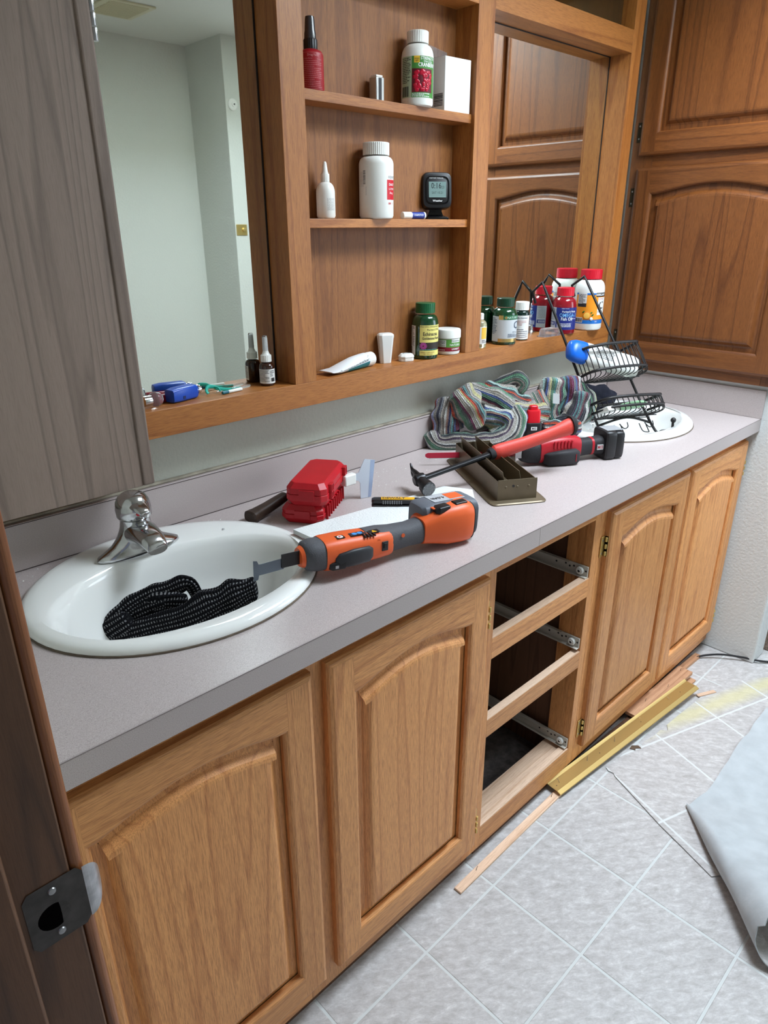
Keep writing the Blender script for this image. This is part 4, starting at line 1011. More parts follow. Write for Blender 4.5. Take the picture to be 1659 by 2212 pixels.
def stripe_cloth(name, palette, pitch, rough=.95, pile=600, rib=False):
    m, N, L, b = nt(name)
    uv = N.new('ShaderNodeUVMap'); uv.uv_map = 'UVMap'; sp = N.new('ShaderNodeSeparateXYZ'); L.new(uv.outputs[0], sp.inputs[0])
    tc = N.new('ShaderNodeTexCoord'); nz = N.new('ShaderNodeTexNoise'); nz.inputs['Scale'].default_value = 26; L.new(tc.outputs['Object'], nz.inputs['Vector'])
    ma = N.new('ShaderNodeMath'); ma.operation = 'MULTIPLY_ADD'; ma.inputs[1].default_value = .006; L.new(nz.outputs['Fac'], ma.inputs[0]); L.new(sp.outputs[0], ma.inputs[2])
    dv = N.new('ShaderNodeMath'); dv.operation = 'DIVIDE'; dv.inputs[1].default_value = pitch; L.new(ma.outputs[0], dv.inputs[0])
    flr = N.new('ShaderNodeMath'); flr.operation = 'FLOOR'; L.new(dv.outputs[0], flr.inputs[0])
    wn = N.new('ShaderNodeTexWhiteNoise'); wn.noise_dimensions = '1D'; L.new(flr.outputs[0], wn.inputs['W'])
    cr = N.new('ShaderNodeValToRGB'); cr.color_ramp.interpolation = 'CONSTANT'; e = cr.color_ramp.elements
    n = len(palette)
    e[0].position = 0; e[0].color = palette[0]; e[1].position = 1/n; e[1].color = palette[1]
    for i in range(2, n): x = e.new(i/n); x.color = palette[i]
    L.new(wn.outputs['Value'], cr.inputs[0])
    n2 = N.new('ShaderNodeTexNoise'); n2.inputs['Scale'].default_value = pile; n2.inputs['Detail'].default_value = 2; L.new(tc.outputs['Object'], n2.inputs['Vector'])
    mx = N.new('ShaderNodeMix'); mx.data_type = 'RGBA'; mx.blend_type = 'MULTIPLY'; mx.inputs[0].default_value = .8
    r2 = N.new('ShaderNodeValToRGB'); r2.color_ramp.elements[0].position = .3; r2.color_ramp.elements[0].color = (.35, .35, .35, 1); r2.color_ramp.elements[1].position = .62
    L.new(n2.outputs['Fac'], r2.inputs[0]); L.new(cr.outputs[0], mx.inputs[6]); L.new(r2.outputs[0], mx.inputs[7]); L.new(mx.outputs[2], b.inputs['Base Color'])
    fr = N.new('ShaderNodeMath'); fr.operation = 'FRACT'; L.new(dv.outputs[0], fr.inputs[0])
    pp = N.new('ShaderNodeMath'); pp.operation = 'PINGPONG'; pp.inputs[1].default_value = .5; L.new(fr.outputs[0], pp.inputs[0])
    hs = N.new('ShaderNodeMath'); hs.operation = 'MULTIPLY_ADD'; hs.inputs[1].default_value = .8; L.new(pp.outputs[0], hs.inputs[0]); L.new(n2.outputs['Fac'], hs.inputs[2])
    bp = N.new('ShaderNodeBump'); bp.inputs['Strength'].default_value = .9; bp.inputs['Distance'].default_value = .004; L.new(hs.outputs[0], bp.inputs['Height']); L.new(bp.outputs[0], b.inputs['Normal'])
    b.inputs['Roughness'].default_value = rough; b.inputs['Specular IOR Level'].default_value = .1; b.inputs['Sheen Weight'].default_value = .3
    return m
pal = [rgb(*c) for c in ((96, 146, 146), (116, 54, 84), (74, 90, 140), (96, 140, 112), (168, 162, 152), (96, 94, 96), (46, 46, 58), (182, 174, 160), (122, 124, 122), (106, 46, 62), (152, 184, 178), (62, 64, 70), (190, 186, 176), (40, 46, 78), (124, 118, 110), (160, 168, 204), (172, 168, 158), (92, 122, 106), (138, 108, 96), (188, 78, 54), (114, 116, 120), (202, 202, 196), (80, 66, 84), (196, 190, 142), (150, 146, 134), (70, 70, 74), (178, 174, 168))]
towel_m = stripe_cloth('striped_terry', pal, .0052, pile=420)
TOWEL = [
  ('A', [(1.210,-0.056,1.053,0.0387), (1.231,-0.076,1.018,0.0494), (1.247,-0.092,0.981,0.0393), (1.259,-0.104,0.947,0.0185)]),
  ('B', [(1.159,-0.012,0.941,0.0238), (1.168,-0.034,0.911,0.0318), (1.221,-0.081,0.909,0.0318), (1.282,-0.133,0.909,0.0319), (1.331,-0.159,0.926,0.0319), (1.362,-0.161,0.965,0.0293), (1.368,-0.139,0.997,0.0187)]),
  ('C', [(1.218,-0.030,1.030,0.0290), (1.200,-0.035,0.980,0.0452), (1.199,-0.038,0.932,0.0440), (1.232,-0.045,0.912,0.0270)]),
  ('D', [(1.268,-0.048,1.048,0.0185), (1.303,-0.077,1.036,0.0345), (1.336,-0.108,1.015,0.0346), (1.364,-0.135,0.988,0.0241)]),
  ('E', [(1.292,-0.086,0.978,0.0320), (1.321,-0.114,0.971,0.0347), (1.343,-0.136,0.951,0.0348), (1.323,-0.117,0.909,0.0270)]),
  ('F', [(1.345,-0.045,1.042,0.0215), (1.394,-0.073,1.022,0.0297), (1.440,-0.098,1.000,0.0285), (1.482,-0.122,0.980,0.0163)]),
  ('G', [(1.383,-0.042,1.031,0.0138), (1.409,-0.067,1.050,0.0206), (1.437,-0.095,1.064,0.0205), (1.455,-0.112,1.047,0.0192), (1.444,-0.102,1.022,0.0138)]),
  ('P', [(1.30,-0.06,0.93,0.03), (1.38,-0.09,0.95,0.045), (1.46,-0.12,0.95,0.045), (1.54,-0.15,0.93,0.04)]),
  ('H', [(1.556,-0.147,1.055,0.0336), (1.554,-0.145,1.006,0.0480), (1.552,-0.143,0.949,0.0485), (1.566,-0.156,0.912,0.0317)]),
  ('I', [(1.597,-0.172,1.058,0.0309), (1.599,-0.175,1.004,0.0454), (1.589,-0.165,0.946,0.0430), (1.572,-0.148,0.915,0.0261)]),
  ('J', [(1.597,-0.222,1.019,0.0251), (1.593,-0.218,0.969,0.0337), (1.578,-0.203,0.930,0.0340), (1.548,-0.174,0.915,0.0200)]),
  ('K', [(1.640,-0.176,1.025,0.0284), (1.665,-0.195,0.974,0.0402), (1.655,-0.188,0.928,0.0377), (1.630,-0.175,0.910,0.0205)]),
  ('L', [(1.500,-0.160,0.914,0.0222), (1.520,-0.190,0.915,0.025), (1.542,-0.238,0.916,0.0278), (1.567,-0.252,0.918,0.0167)]),
  ('M', [(1.496,-0.117,1.014,0.0279), (1.512,-0.133,0.968,0.0395), (1.520,-0.140,0.928,0.0313)]),
  ('N', [(1.383,-0.105,0.912,0.0220), (1.457,-0.100,0.920,0.0302), (1.505,-0.145,0.916,0.0219)]),
  ('Q', [(1.66,-0.16,0.95,0.03), (1.72,-0.17,0.94,0.035), (1.76,-0.17,0.925,0.028)]),
]
tw = cloth('striped_towel', 'crumpled multicolour striped terry towel lying against the backsplash', 'towel', TOWEL, towel_m, flo=H+.0006)
G().add([(1.515, -.178, .988), (1.530, -.192, .986), (1.533, -.187, 1.014), (1.519, -.174, 1.018)], [(0, 1, 2, 3)]).build('care_tag', plain('tag_grey', rgb(178, 182, 182), .6), tw, smooth=0)
def knit_cloth_mat(name):
    m, N, L, b = nt(name)
    uv = N.new('ShaderNodeUVMap'); uv.uv_map = 'UVMap'; sp = N.new('ShaderNodeSeparateXYZ'); L.new(uv.outputs[0], sp.inputs[0])
    def mt(op, a, c=None):
        k = N.new('ShaderNodeMath'); k.operation = op
        for i, q in enumerate((a, c)):
            if q is None: continue
            if isinstance(q, (int, float)): k.inputs[i].default_value = q
            else: L.new(q, k.inputs[i])
        return k.outputs[0]
    st = mt('PINGPONG', mt('DIVIDE', sp.outputs[0], .0085), .5)
    dash = mt('PINGPONG', mt('DIVIDE', sp.outputs[1], .0048), .5)
    tc = N.new('ShaderNodeTexCoord'); n = N.new('ShaderNodeTexNoise'); n.inputs['Scale'].default_value = 420; n.inputs['Detail'].default_value = 2; L.new(tc.outputs['Object'], n.inputs['Vector'])
    k = mt('MULTIPLY', mt('GREATER_THAN', st, .30), mt('GREATER_THAN', mt('ADD', mt('MULTIPLY', dash, 1.1), n.outputs['Fac']), .83))
    mx = N.new('ShaderNodeMix'); mx.data_type = 'RGBA'; L.new(k, mx.inputs[0]); mx.inputs[6].default_value = rgb(20, 20, 23); mx.inputs[7].default_value = rgb(128, 128, 130)
    L.new(mx.outputs[2], b.inputs['Base Color']); b.inputs['Roughness'].default_value = .95; b.inputs['Specular IOR Level'].default_value = .1
    h = mt('ADD', mt('MULTIPLY', st, 1.6), mt('MULTIPLY', dash, .8)); bp = N.new('ShaderNodeBump'); bp.inputs['Strength'].default_value = 1; bp.inputs['Distance'].default_value = .004
    L.new(h, bp.inputs['Height']); L.new(bp.outputs[0], b.inputs['Normal'])
    return m
knit_m = knit_cloth_mat('black_knit')
KNIT = [
  ('S6', [(.140,-.172,.812,.020), (.185,-.190,.830,.024), (.225,-.215,.843,.020)]),
  ('S1', [(0.123,-0.175,0.798,0.0167), (0.145,-0.182,0.832,0.0184), (0.190,-0.190,0.854,0.0186), (0.231,-0.210,0.865,0.0170), (0.264,-0.227,0.873,0.0154), (0.273,-0.236,0.839,0.0121)]),
  ('S2', [(0.121,-0.180,0.785,0.0201), (0.183,-0.226,0.808,0.0318), (0.253,-0.272,0.827,0.0353), (0.322,-0.297,0.851,0.0325), (0.359,-0.305,0.857,0.0225)]),
  ('S3', [(0.112,-0.164,0.780,0.0118), (0.130,-0.181,0.804,0.0251), (0.156,-0.206,0.828,0.0249)]),
  ('S4', [(0.181,-0.181,0.822,0.0256), (0.215,-0.208,0.838,0.0272), (0.254,-0.229,0.831,0.0189)]),
  ('S5', [(0.162,-0.205,0.771,0.0169), (0.231,-0.251,0.784,0.0222), (0.308,-0.291,0.815,0.0172)]),
]
cloth('knit_cloth', 'black and grey ribbed knit cloth crumpled in the sink bowl', 'cloth', KNIT, knit_m, thick=.5)

# ------------------------------------------------------------------ red bit cases
def case(label, loc, rz, Lx, W, Hh, lugs=True, tiltx=0):
    t = thing('tool_case', label, 'case', loc, rz)
    g = G(); c = .011
    def oc(k, z): 
        x, y = Lx/2-k, W/2-k
        return [(-x, -y+c), (-x+c, -y), (x-c, -y), (x, -y+c), (x, y-c), (x-c, y), (-x+c, y), (-x, y-c)]
    g.rings([[(a, b, z) for a, b in oc(k, z)] for k, z in ((.007, 0), (0, .012), (0, Hh*.5))]); g.build('base', red_p, t, smooth=25, bevel=.0012)
    g = G(); g.rings([[(a, b, z) for a, b in oc(k, z)] for k, z in ((.0008, Hh*.5+.0004), (.0006, Hh-.012), (.009, Hh))]); l = g.build('lid', red_p, t, smooth=25, bevel=.0012)
    if lugs:
        for x in (-Lx*.30, Lx*.33):
            g = G()
            for dx in (-.008, .0, .008): g.box(x+dx-.0015, x+dx+.0015, -W/2-.006, -W/2+.002, Hh*.22, Hh*.86)
            g.box(x-.0095, x+.0095, -W/2-.006, -W/2+.001, Hh*.50, Hh*.56); g.box(x-.0095, x+.0095, -W/2-.006, -W/2+.001, Hh*.82, Hh*.87); g.box(x-.0095, x+.0095, -W/2-.006, -W/2+.001, Hh*.20, Hh*.25)
            g.build('latch', red_p, t, smooth=0, bevel=.0006)
    else:
        for k in range(9):
            x = -Lx*.34+k*Lx*.085; G().box(x-.0022, x+.0022, -W/2-.0045, -W/2+.001, Hh*.12, Hh*.86).build('rib', red_p, t, smooth=0, bevel=.0006)
    for x in (-.30, .0):
        pass
    G().box(-Lx/2-.0012, -Lx/2+.003, -W*.22, W*.16, Hh*.3, Hh*.72).build('end_panel', red_p, t, smooth=0, bevel=.001)
    return t
RZ = math.radians(33.2)
case('lower red plastic bit case with a ribbed edge under the other red case', (.6290, -.1420, H), RZ, .182, .094, .042, lugs=False)
case('red plastic bit case with latches lying on top of the ribbed red case', (.6320, -.1520, H+.0424), RZ+math.radians(1.5), .180, .090, .050)

# -- old chisel with a dark grimy handle
t = thing('wood_chisel', 'old chisel with a grimy dark brown handle leaning behind the red cases', 'chisel', (.478, -.108, H), math.radians(13))
grim = plain('grimy_handle', rgb(66, 50, 40), .5, noise=.5, nscale=60)
g = G(); loft(g, [(.000, 0, .0125, .014, .010), (.004, 0, .013, .0175, .0125), (.016, 0, .013, .0175, .0125), (.020, 0, .0135, .0155, .0120), (.055, 0, .016, .0135, .0115), (.09, 0, .020, .0120, .0115), (.115, 0, .0235, .0110, .0105)], p=3)
g.build('handle', grim, t)
G().box(.115, .165, -.008, .008, .020, .025).xf(Matrix.Identity(4)).build('blade', plain('rusty_steel', rgb(96, 86, 78), .45, metal=.8), t, smooth=0)
# -- scraper with a bright blade standing on its edge
t = thing('putty_knife', 'pale flexible scraper blade standing on edge beside the red cases', 'scraper', (.757, -.158, H))
bl = [(.0135-.757*0, 0)]
outl = [(.7322, .938), (.7322, .953), (.740, .956), (.7540, .984), (.7570, .9862), (.7810, .9800), (.7705, .8912), (.7445, .8912), (.7435, .930), (.740, .936)]
g = G(); n = len(outl)
def bend(x, z, o=0): return (x-.757, -.0075-(x-.7322)*.28-o, z-H)
g.add([bend(x, z) for x, z in outl]+[bend(x, z, .0011) for x, z in outl], [tuple(range(n)), tuple(range(n, 2*n))[::-1]]+[(i, n+i, n+(i+1) % n, (i+1) % n) for i in range(n)])
g.build('blade', plain('pale_blade', rgb(208, 216, 228), .3, metal=.15), t, smooth=0)
G().add([bend(.7625, .891+.0, .0012), bend(.7705, .8912, .0012), bend(.7810, .980, .0012), bend(.7700, .982, .0012)], [(0, 1, 2, 3)]).build('blade_edge', plain('bevel_blue', rgb(168, 184, 212), .25, metal=.3), t, smooth=0)
g = G().box(-.058, -.0245, -.012, .004, .040, .066).build('handle', white_p, t, bevel=.003)

# -- scrap of white wall board
g = G().prism([(.489, -.330), (.487, -.2525), (.60, -.2500), (.70, -.2515), (.82, -.256), (.928, -.266), (.958, -.330), (.90, -.385), (.60, -.372), (.515, -.352)][::-1], H+.0004, H+.0098)
g.v = [(x, y, z+.0180*max(0, (.74-x)/.253)) for x, y, z in g.v]
bo = g.build('board_scrap', plain('white_board', rgb(222, 224, 222), .8, bump=.8, bscale=260), smooth=0)
tag(bo, 'scrap of white textured wall board lying under the orange power tool', 'board')
HBD = H+.0099

# -- folded knife
t = thing('folding_knife', 'folded black and yellow pocket tool lying on the white board scrap', 'pocket tool', (.749, -.283, HBD+.0025), math.radians(-46))
yl = plain('tool_yellow', rgb(232, 172, 30), .4)
for z0, z1 in ((0, .008), (.0095, .0185)):
    loft(G(), [(-.055, 0, (z0+z1)/2, .006, (z1-z0)/2-.001), (-.05, 0, (z0+z1)/2, .011, (z1-z0)/2), (0, 0, (z0+z1)/2, .0125, (z1-z0)/2), (.05, 0, (z0+z1)/2, .0105, (z1-z0)/2), (.055, 0, (z0+z1)/2, .006, (z1-z0)/2-.001)], p=6, n=20).build('handle_scale', black, t, smooth=30)
G().box(-.034, .04, -.0075, .0075, .0184, .0196).build('yellow_inlay', yl, t, smooth=0, bevel=.0004)
G().box(-.045, .045, -.003, .003, .0078, .0097).build('folded_blade', screw_m, t, smooth=0)
g = G(); text_flat(g, 'DEWALT', .0125, Matrix.Translation((-.006, 0, .0198)), bold=.0004); g.build('lettering', ink, t)
for k in range(9): G().box(-.030+k*.005, -.0275+k*.005, -.0132, -.0122, .010, .018).build('grip_rib', ink_grey, t, smooth=0)

# ------------------------------------------------------------------ oscillating multi-tool
def multitool():
    org = plain('tool_orange', rgb(226, 96, 44), .42); gry = plain('tool_grey', rgb(82, 82, 86), .7, bump=.25, bscale=500); dk = plain('tool_dark', rgb(40, 41, 45), .45); steel = plain('blade_steel', rgb(104, 112, 122), .35, metal=.9)
    a = math.radians(-13.8)
    t = thing('oscillating_tool', 'orange and grey cordless oscillating multi-tool lying across the counter front', 'power tool', (.402, -.3845, H), a)
    loft(G(), [(-.002, 0, .034, .020, .020), (.004, 0, .034, .0275, .027), (.018, 0, .0335, .0305, .030), (.040, 0, .0325, .0315, .0305), (.060, 0, .032, .031, .0300)], p=2.8).build('gear_head', gry, t, smooth=50)
    loft(G(), [(-.0085, 0, .034, .018, .018), (-.002, 0, .034, .0215, .0215)], p=2.2).build('tool_flange', org, t, smooth=50)
    b = loft(G(), [(.036, 0, .0325, .0322, .0312), (.042, 0, .0325, .0330, .0320), (.075, 0, .0325, .0335, .0322), (.11, 0, .0320, .0325, .0312), (.15, 0, .0315, .0305, .0295), (.178, 0, .0315, .0285, .0280), (.184, 0, .0315, .0265, .0262)], p=3.2).build('front_housing', org, t, smooth=50)
    loft(G(), [(.130, .002, .036, .0285, .0272), (.165, .002, .0355, .0288, .0275), (.192, 0, .0345, .0268, .0262), (.230, 0, .0355, .0245, .0245), (.262, 0, .0380, .0270, .0265), (.285, 0, .040, .0300, .0290)], p=2.6).build('grip', gry, t, smooth=50)
    for x in (.148, .205, .262): 
        G().lathe([(.0042, 0), (.0042, .0012)], 14).xf(Matrix.Translation((x, -.0268 if x > .2 else -.0278, .047)) @ Matrix.Rotation(PI/2, 4, 'X')).build('screw_recess', org, t)
    m = loft(G(), [(.258, 0, .0395, .0285, .0270), (.272, 0, .0420, .0320, .0315), (.290, 0, .0445, .0360, .0370), (.315, -.002, .0465, .0405, .0435), (.350, -.002, .0470, .0415, .0455), (.368, -.002, .0470, .0405, .0450), (.374, -.002, .0470, .0375, .0415)], p=3.6).build('motor_housing', org, t, smooth=50)
    for zz in (.036, .052): G().box(.322, .327, -.0400, -.0385, zz, zz+.011).build('vent_slot', dk, m, smooth=0)
    for k in range(3): G().box(.282+k*.022, .300+k*.022, -.012, .012, .0860+.0006*k, .0885).xf(Matrix.Translation((0, -.006, -.0010))).build('housing_rib', org, m, smooth=0, bevel=.0008)
    bt = loft(G(), [(.266, .020, .056, .026, .030), (.272, .020, .057, .032, .0335), (.300, .020, .0575, .034, .0350), (.380, .016, .052, .041, .0405), (.392, .014, .050, .042, .0410), (.397, .014, .050, .037, .036)], p=4.5).build('battery', plain('battery_grey', rgb(98, 102, 110), .55), t, smooth=40)
    loft(G(), [(.3735, 0, .046, .039, .0425), (.3765, 0, .046, .0395, .043)], p=3.6).build('seal_band', black_rubber, t)
    # battery label on the upper face
    lab = G().box(.298, .376, .000, .038, .0922, .0931); 
    lab.build('battery_label', plain('label_silver', rgb(178, 180, 184), .4), bt, smooth=0)
    G().box(.340, .375, .004, .034, .0931, .0935).build('label_orange', org, bt, smooth=0)
    g = G(); text_flat(g, '4.0Ah', .014, Matrix.Translation((.318, .018, .0936)) @ Matrix.Rotation(PI, 4, 'Z'), bold=.0003); g.build('lettering', ink, bt)
    loft(G(), [(.286, -.018, .0815, .006, .005), (.292, -.018, .084, .012, .0075), (.316, -.018, .0855, .012, .0075), (.322, -.018, .084, .006, .005)], p=5).build('latch_button', black, t, smooth=40)
    loft(G(), [(.330, -.016, .083, .005, .005), (.335, -.016, .0875, .010, .006), (.362, -.016, .0885, .010, .006), (.367, -.016, .086, .005, .004)], p=5).build('release_button', black, t, smooth=40)
    # paddle lever on the near side, switch, stickers
    loft(G(), [(.052, -.031, .024, .004, .008), (.060, -.0325, .025, .007, .015), (.090, -.0330, .0265, .0075, .0175), (.125, -.0318, .0265, .0065, .0165), (.134, -.030, .0265, .003, .010)], p=3).build('clamp_lever', dk, t, smooth=50)
    loft(G(), [(.040, -.029, .016, .004, .006), (.046, -.0320, .016, .006, .008), (.070, -.0335, .017, .007, .009)], p=3).build('lever_tip', black, t, smooth=50)
    G().box(.049, .056, -.0395, -.0375, .013, .019).build('lever_catch', screw_m, t, smooth=0, bevel=.0006)
    G().box(.155, .169, -.0315, -.0285, .024, .044).build('switch_recess', dk, t, smooth=0, bevel=.001)
    G().box(.158, .166, -.0335, -.0300, .030, .041).build('power_switch', black, t, smooth=0, bevel=.001)
    for x, wd, mt, txt in ((.072, .017, black, 'R'), (.108, .030, plain('sticker_dark', rgb(40, 46, 60), .4), ''), (.146, .022, black, '')):
        zt = .0642 if x < .12 else .0620
        s = G().box(x-wd/2, x+wd/2, -.019, -.005, zt, zt+.0006).build('sticker', mt, t, smooth=0)
        if txt:
            g = G().lathe([(.006, zt+.0008), (.006, zt+.001)], 20, c=(x, -.012, 0)); g.build('emblem', white_ink, s); g = G(); text_flat(g, 'R', .009, Matrix.Translation((x, -.012, zt+.0012)), bold=.0003); g.build('lettering', red_cap, s)
        elif x < .12:
            for dx in (-.008, .003): G().lathe([(.0052, zt+.0008), (.0052, zt+.001)], 18, c=(x+dx+.003, -.012, 0)).build('icon', plain('icon_blue', rgb(70, 150, 220), .4), s)
        else:
            G().add([(x-.007, -.017, zt+.0008), (x+.005, -.017, zt+.0008), (x-.001, -.007, zt+.0008)], [(0, 1, 2)]).build('warning_triangle', yl, s, smooth=0)
    for k in range(4): G().box(.118+k*.007, .121+k*.007, -.026, -.006, .0600, .0640).xf(Matrix.Translation((0, -.002, -.0012))).build('vent_slot', dk, b, smooth=0)
    # blade: clamped shank, stepped down to the cutting bar
    G().box(-.045, -.006, -.0012, .0012, .022, .050).xf(Matrix.Translation((0, -.004, 0)) @ Matrix.Rotation(math.radians(2), 4, 'Z')).build('blade_shank', black, t, smooth=0, bevel=.001)
    g = G().prism([(-.098, .006), (-.090, .008), (-.088, .0165), (-.040, .019), (-.040, .041), (-.088, .0385), (-.091, .046), (-.098, .0475)], -.0045, -.0032, axis='y')
    g.build('blade', steel, t, smooth=0)
multitool()
for o_ in COL.objects:
    if o_.name == 'oscillating_tool': o_.scale = (.955, .955, .93); o_.rotation_euler = (0, math.radians(2.5), math.radians(-12.3)); o_.location = (.398, -.3965, H+.0165)

# ------------------------------------------------------------------ upturned floor register
def register():
    met = plain('brown_metal', rgb(116, 103, 82), .42, metal=.4, noise=.15, nscale=30)
    L_, W_ = .352, .138; t = thing('floor_register', 'brown metal floor vent register lying upside down under the hammer', 'vent', (1.072, -.302, H), math.radians(58.5))
    g = G().rings([rr(L_/2, W_/2, .0, 40, 14), rr(L_/2+.001, W_/2+.001, .0025, 40, 14), rr(L_/2-.002, W_/2-.002, .0045, 40, 14)]); g.build('face_plate', met, t, smooth=30)
    x, y, h = L_/2-.022, W_/2-.021, .050; k = .0014
    G().box(-x, x, -y, -y+k, .0045, h).build('side_wall', met, t, smooth=0); G().box(-x, x, y-k, y, .0045, h).build('side_wall', met, t, smooth=0)
    G().box(-x, -x+k, -y, y, .0045, h+.004).build('end_wall', met, t, smooth=0, bevel=.0005); G().box(x-k, x, -y, y, .0045, h+.004).build('end_wall', met, t, smooth=0, bevel=.0005)
    for yy, lean in ((-.016, .012), (.024, .012)):
        g = G(); g.add([(-x+.004, yy, .018), (x-.004, yy, .018), (x-.004, yy+lean, .072), (-x+.004, yy+lean, .072), (-x+.004, yy+.0012, .018), (x-.004, yy+.0012, .018), (x-.004, yy+lean+.0012, .072), (-x+.004, yy+lean+.0012, .072)],
                       [(0, 1, 2, 3), (7, 6, 5, 4), (0, 4, 5, 1), (1, 5, 6, 2), (2, 6, 7, 3), (3, 7, 4, 0)]); g.build('damper_vane', met, t, smooth=0)
    for yy in (-.028, 0, .028):
        G().lathe([(.0001, .0016), (.0022, .0012), (.003, 0)], 10).xf(Matrix.Translation((-x, yy, .036)) @ Matrix.Rotation(-PI/2, 4, 'Y')).build('rivet', met, t)
    G().lathe([(.003, 0), (.003, .0006)], 12).xf(Matrix.Translation((-x, .010, .038)) @ Matrix.Rotation(-PI/2, 4, 'Y')).build('pivot_hole', ink, t)
register()

# ------------------------------------------------------------------ framing hammer lying across the register
def hammer():
    p0, p1, p2 = Vector((.863, -.242, .9255)), Vector((1.045, -.318, .968)), Vector((1.262, -.405, 1.006))
    t = thing('framing_hammer', 'framing hammer with black shaft and red rubber grip resting on the register', 'hammer', tuple(p0-Vector((0, 0, .025))))
    blk = plain('black_steel', rgb(44, 44, 46), .32, metal=.5)
    g = G(); g.tube([p0+(p1-p0)*k for k in (0, .06, .12, .5, .9, 1.02)], [.013, .0115, .0082, .0078, .0090, .0125], 12, flat=.8); g.build('shaft', blk, t, True)
    red = plain('hammer_red', rgb(206, 66, 54), .5, bump=.2, bscale=400)
    ks = (0, .02, .08, .35, .6, .78, .9, .96, 1.0); rs_ = (.0115, .0145, .0155, .0135, .0130, .0140, .0170, .0170, .0120)
    g = G(); g.tube([p1+(p2-p1)*k+Vector((0, 0, .010))*(k**3) for k in ks], list(rs_), 16, flat=1.25); g.build('grip', red, t, True)
    q = p1+(p2-p1)*.985+Vector((0, 0, .0095)); d = (p2-p1).normalized()
    g = G(); g.tube([q-d*.010, q-d*.004, q+d*.004], [.0205, .0212, .016], 16, flat=1.25); g.build('grip_butt', black_rubber, t, True)
    g = G(); g.tube([p1-d*.010, p1-d*.002, p1+d*.006], [.0135, .0150, .0135], 16); g.build('grip_collar', black_rubber, t, True)
    # head: axis from claw to striking face
    ax = Vector((-.62, -.74, -.25)).normalized(); hd = (p0-p1).normalized()
    ax = (ax-hd*ax.dot(hd)).normalized(); up_ = hd
    c = p0-hd*.004
    g = G(); g.tube([c+ax*.002, c+ax*.018, c+ax*.026, c+ax*.030, c+ax*.046, c+ax*.0475], [.0135, .0125, .0122, .0168, .0180, .0168], 22); g.build('head', blk, t, True)
    fm = Matrix((up_.cross(ax), up_, ax)).transposed().to_4x4(); fm.translation = c+ax*.0476
    G().lathe([(.0166, 0), (.0166, .0006)], 26).xf(fm).build('strike_face', plain('worn_face', rgb(92, 92, 94), .4, metal=.7), t, True)
    fm = fm @ Matrix.Translation((0, 0, .0006))
    g = G()
    for i in range(-4, 5):
        for j in range(-4, 5):
            if i*i+j*j > 19: continue
            s_ = .0010; x, y = i*.0034, j*.0034
            g.add([(x-s_, y-s_, 0), (x+s_, y-s_, 0), (x+s_, y+s_, 0), (x-s_, y+s_, 0), (x, y, .0011)], [(0, 1, 4), (1, 2, 4), (2, 3, 4), (3, 0, 4)])
    g.xf(fm); g.build('milled_face', screw_m, t, True, smooth=0, kind='stuff')
    g = G(); g.tube([c-hd*.012, c-hd*.004, c+hd*.010, c+hd*.015], [.0135, .0155, .0150, .0105], 16); g.build('eye', blk, t, True)
    sd = up_.cross(ax)
    for s_ in (-1, 1):
        pts = catmull([c-ax*.006+sd*s_*.005, c-ax*.022+sd*s_*.0065+up_*.0, c-ax*.038+sd*s_*.008+up_*(.001), c-ax*.050+sd*s_*.009+Vector((0, 0, .008))], 5)
        g = G(); g.tube(pts, [.0085-.0068*(i/(len(pts)-1)) for i in range(len(pts))], 10, flat=1.2); g.build('claw', blk, t, True)
hammer()

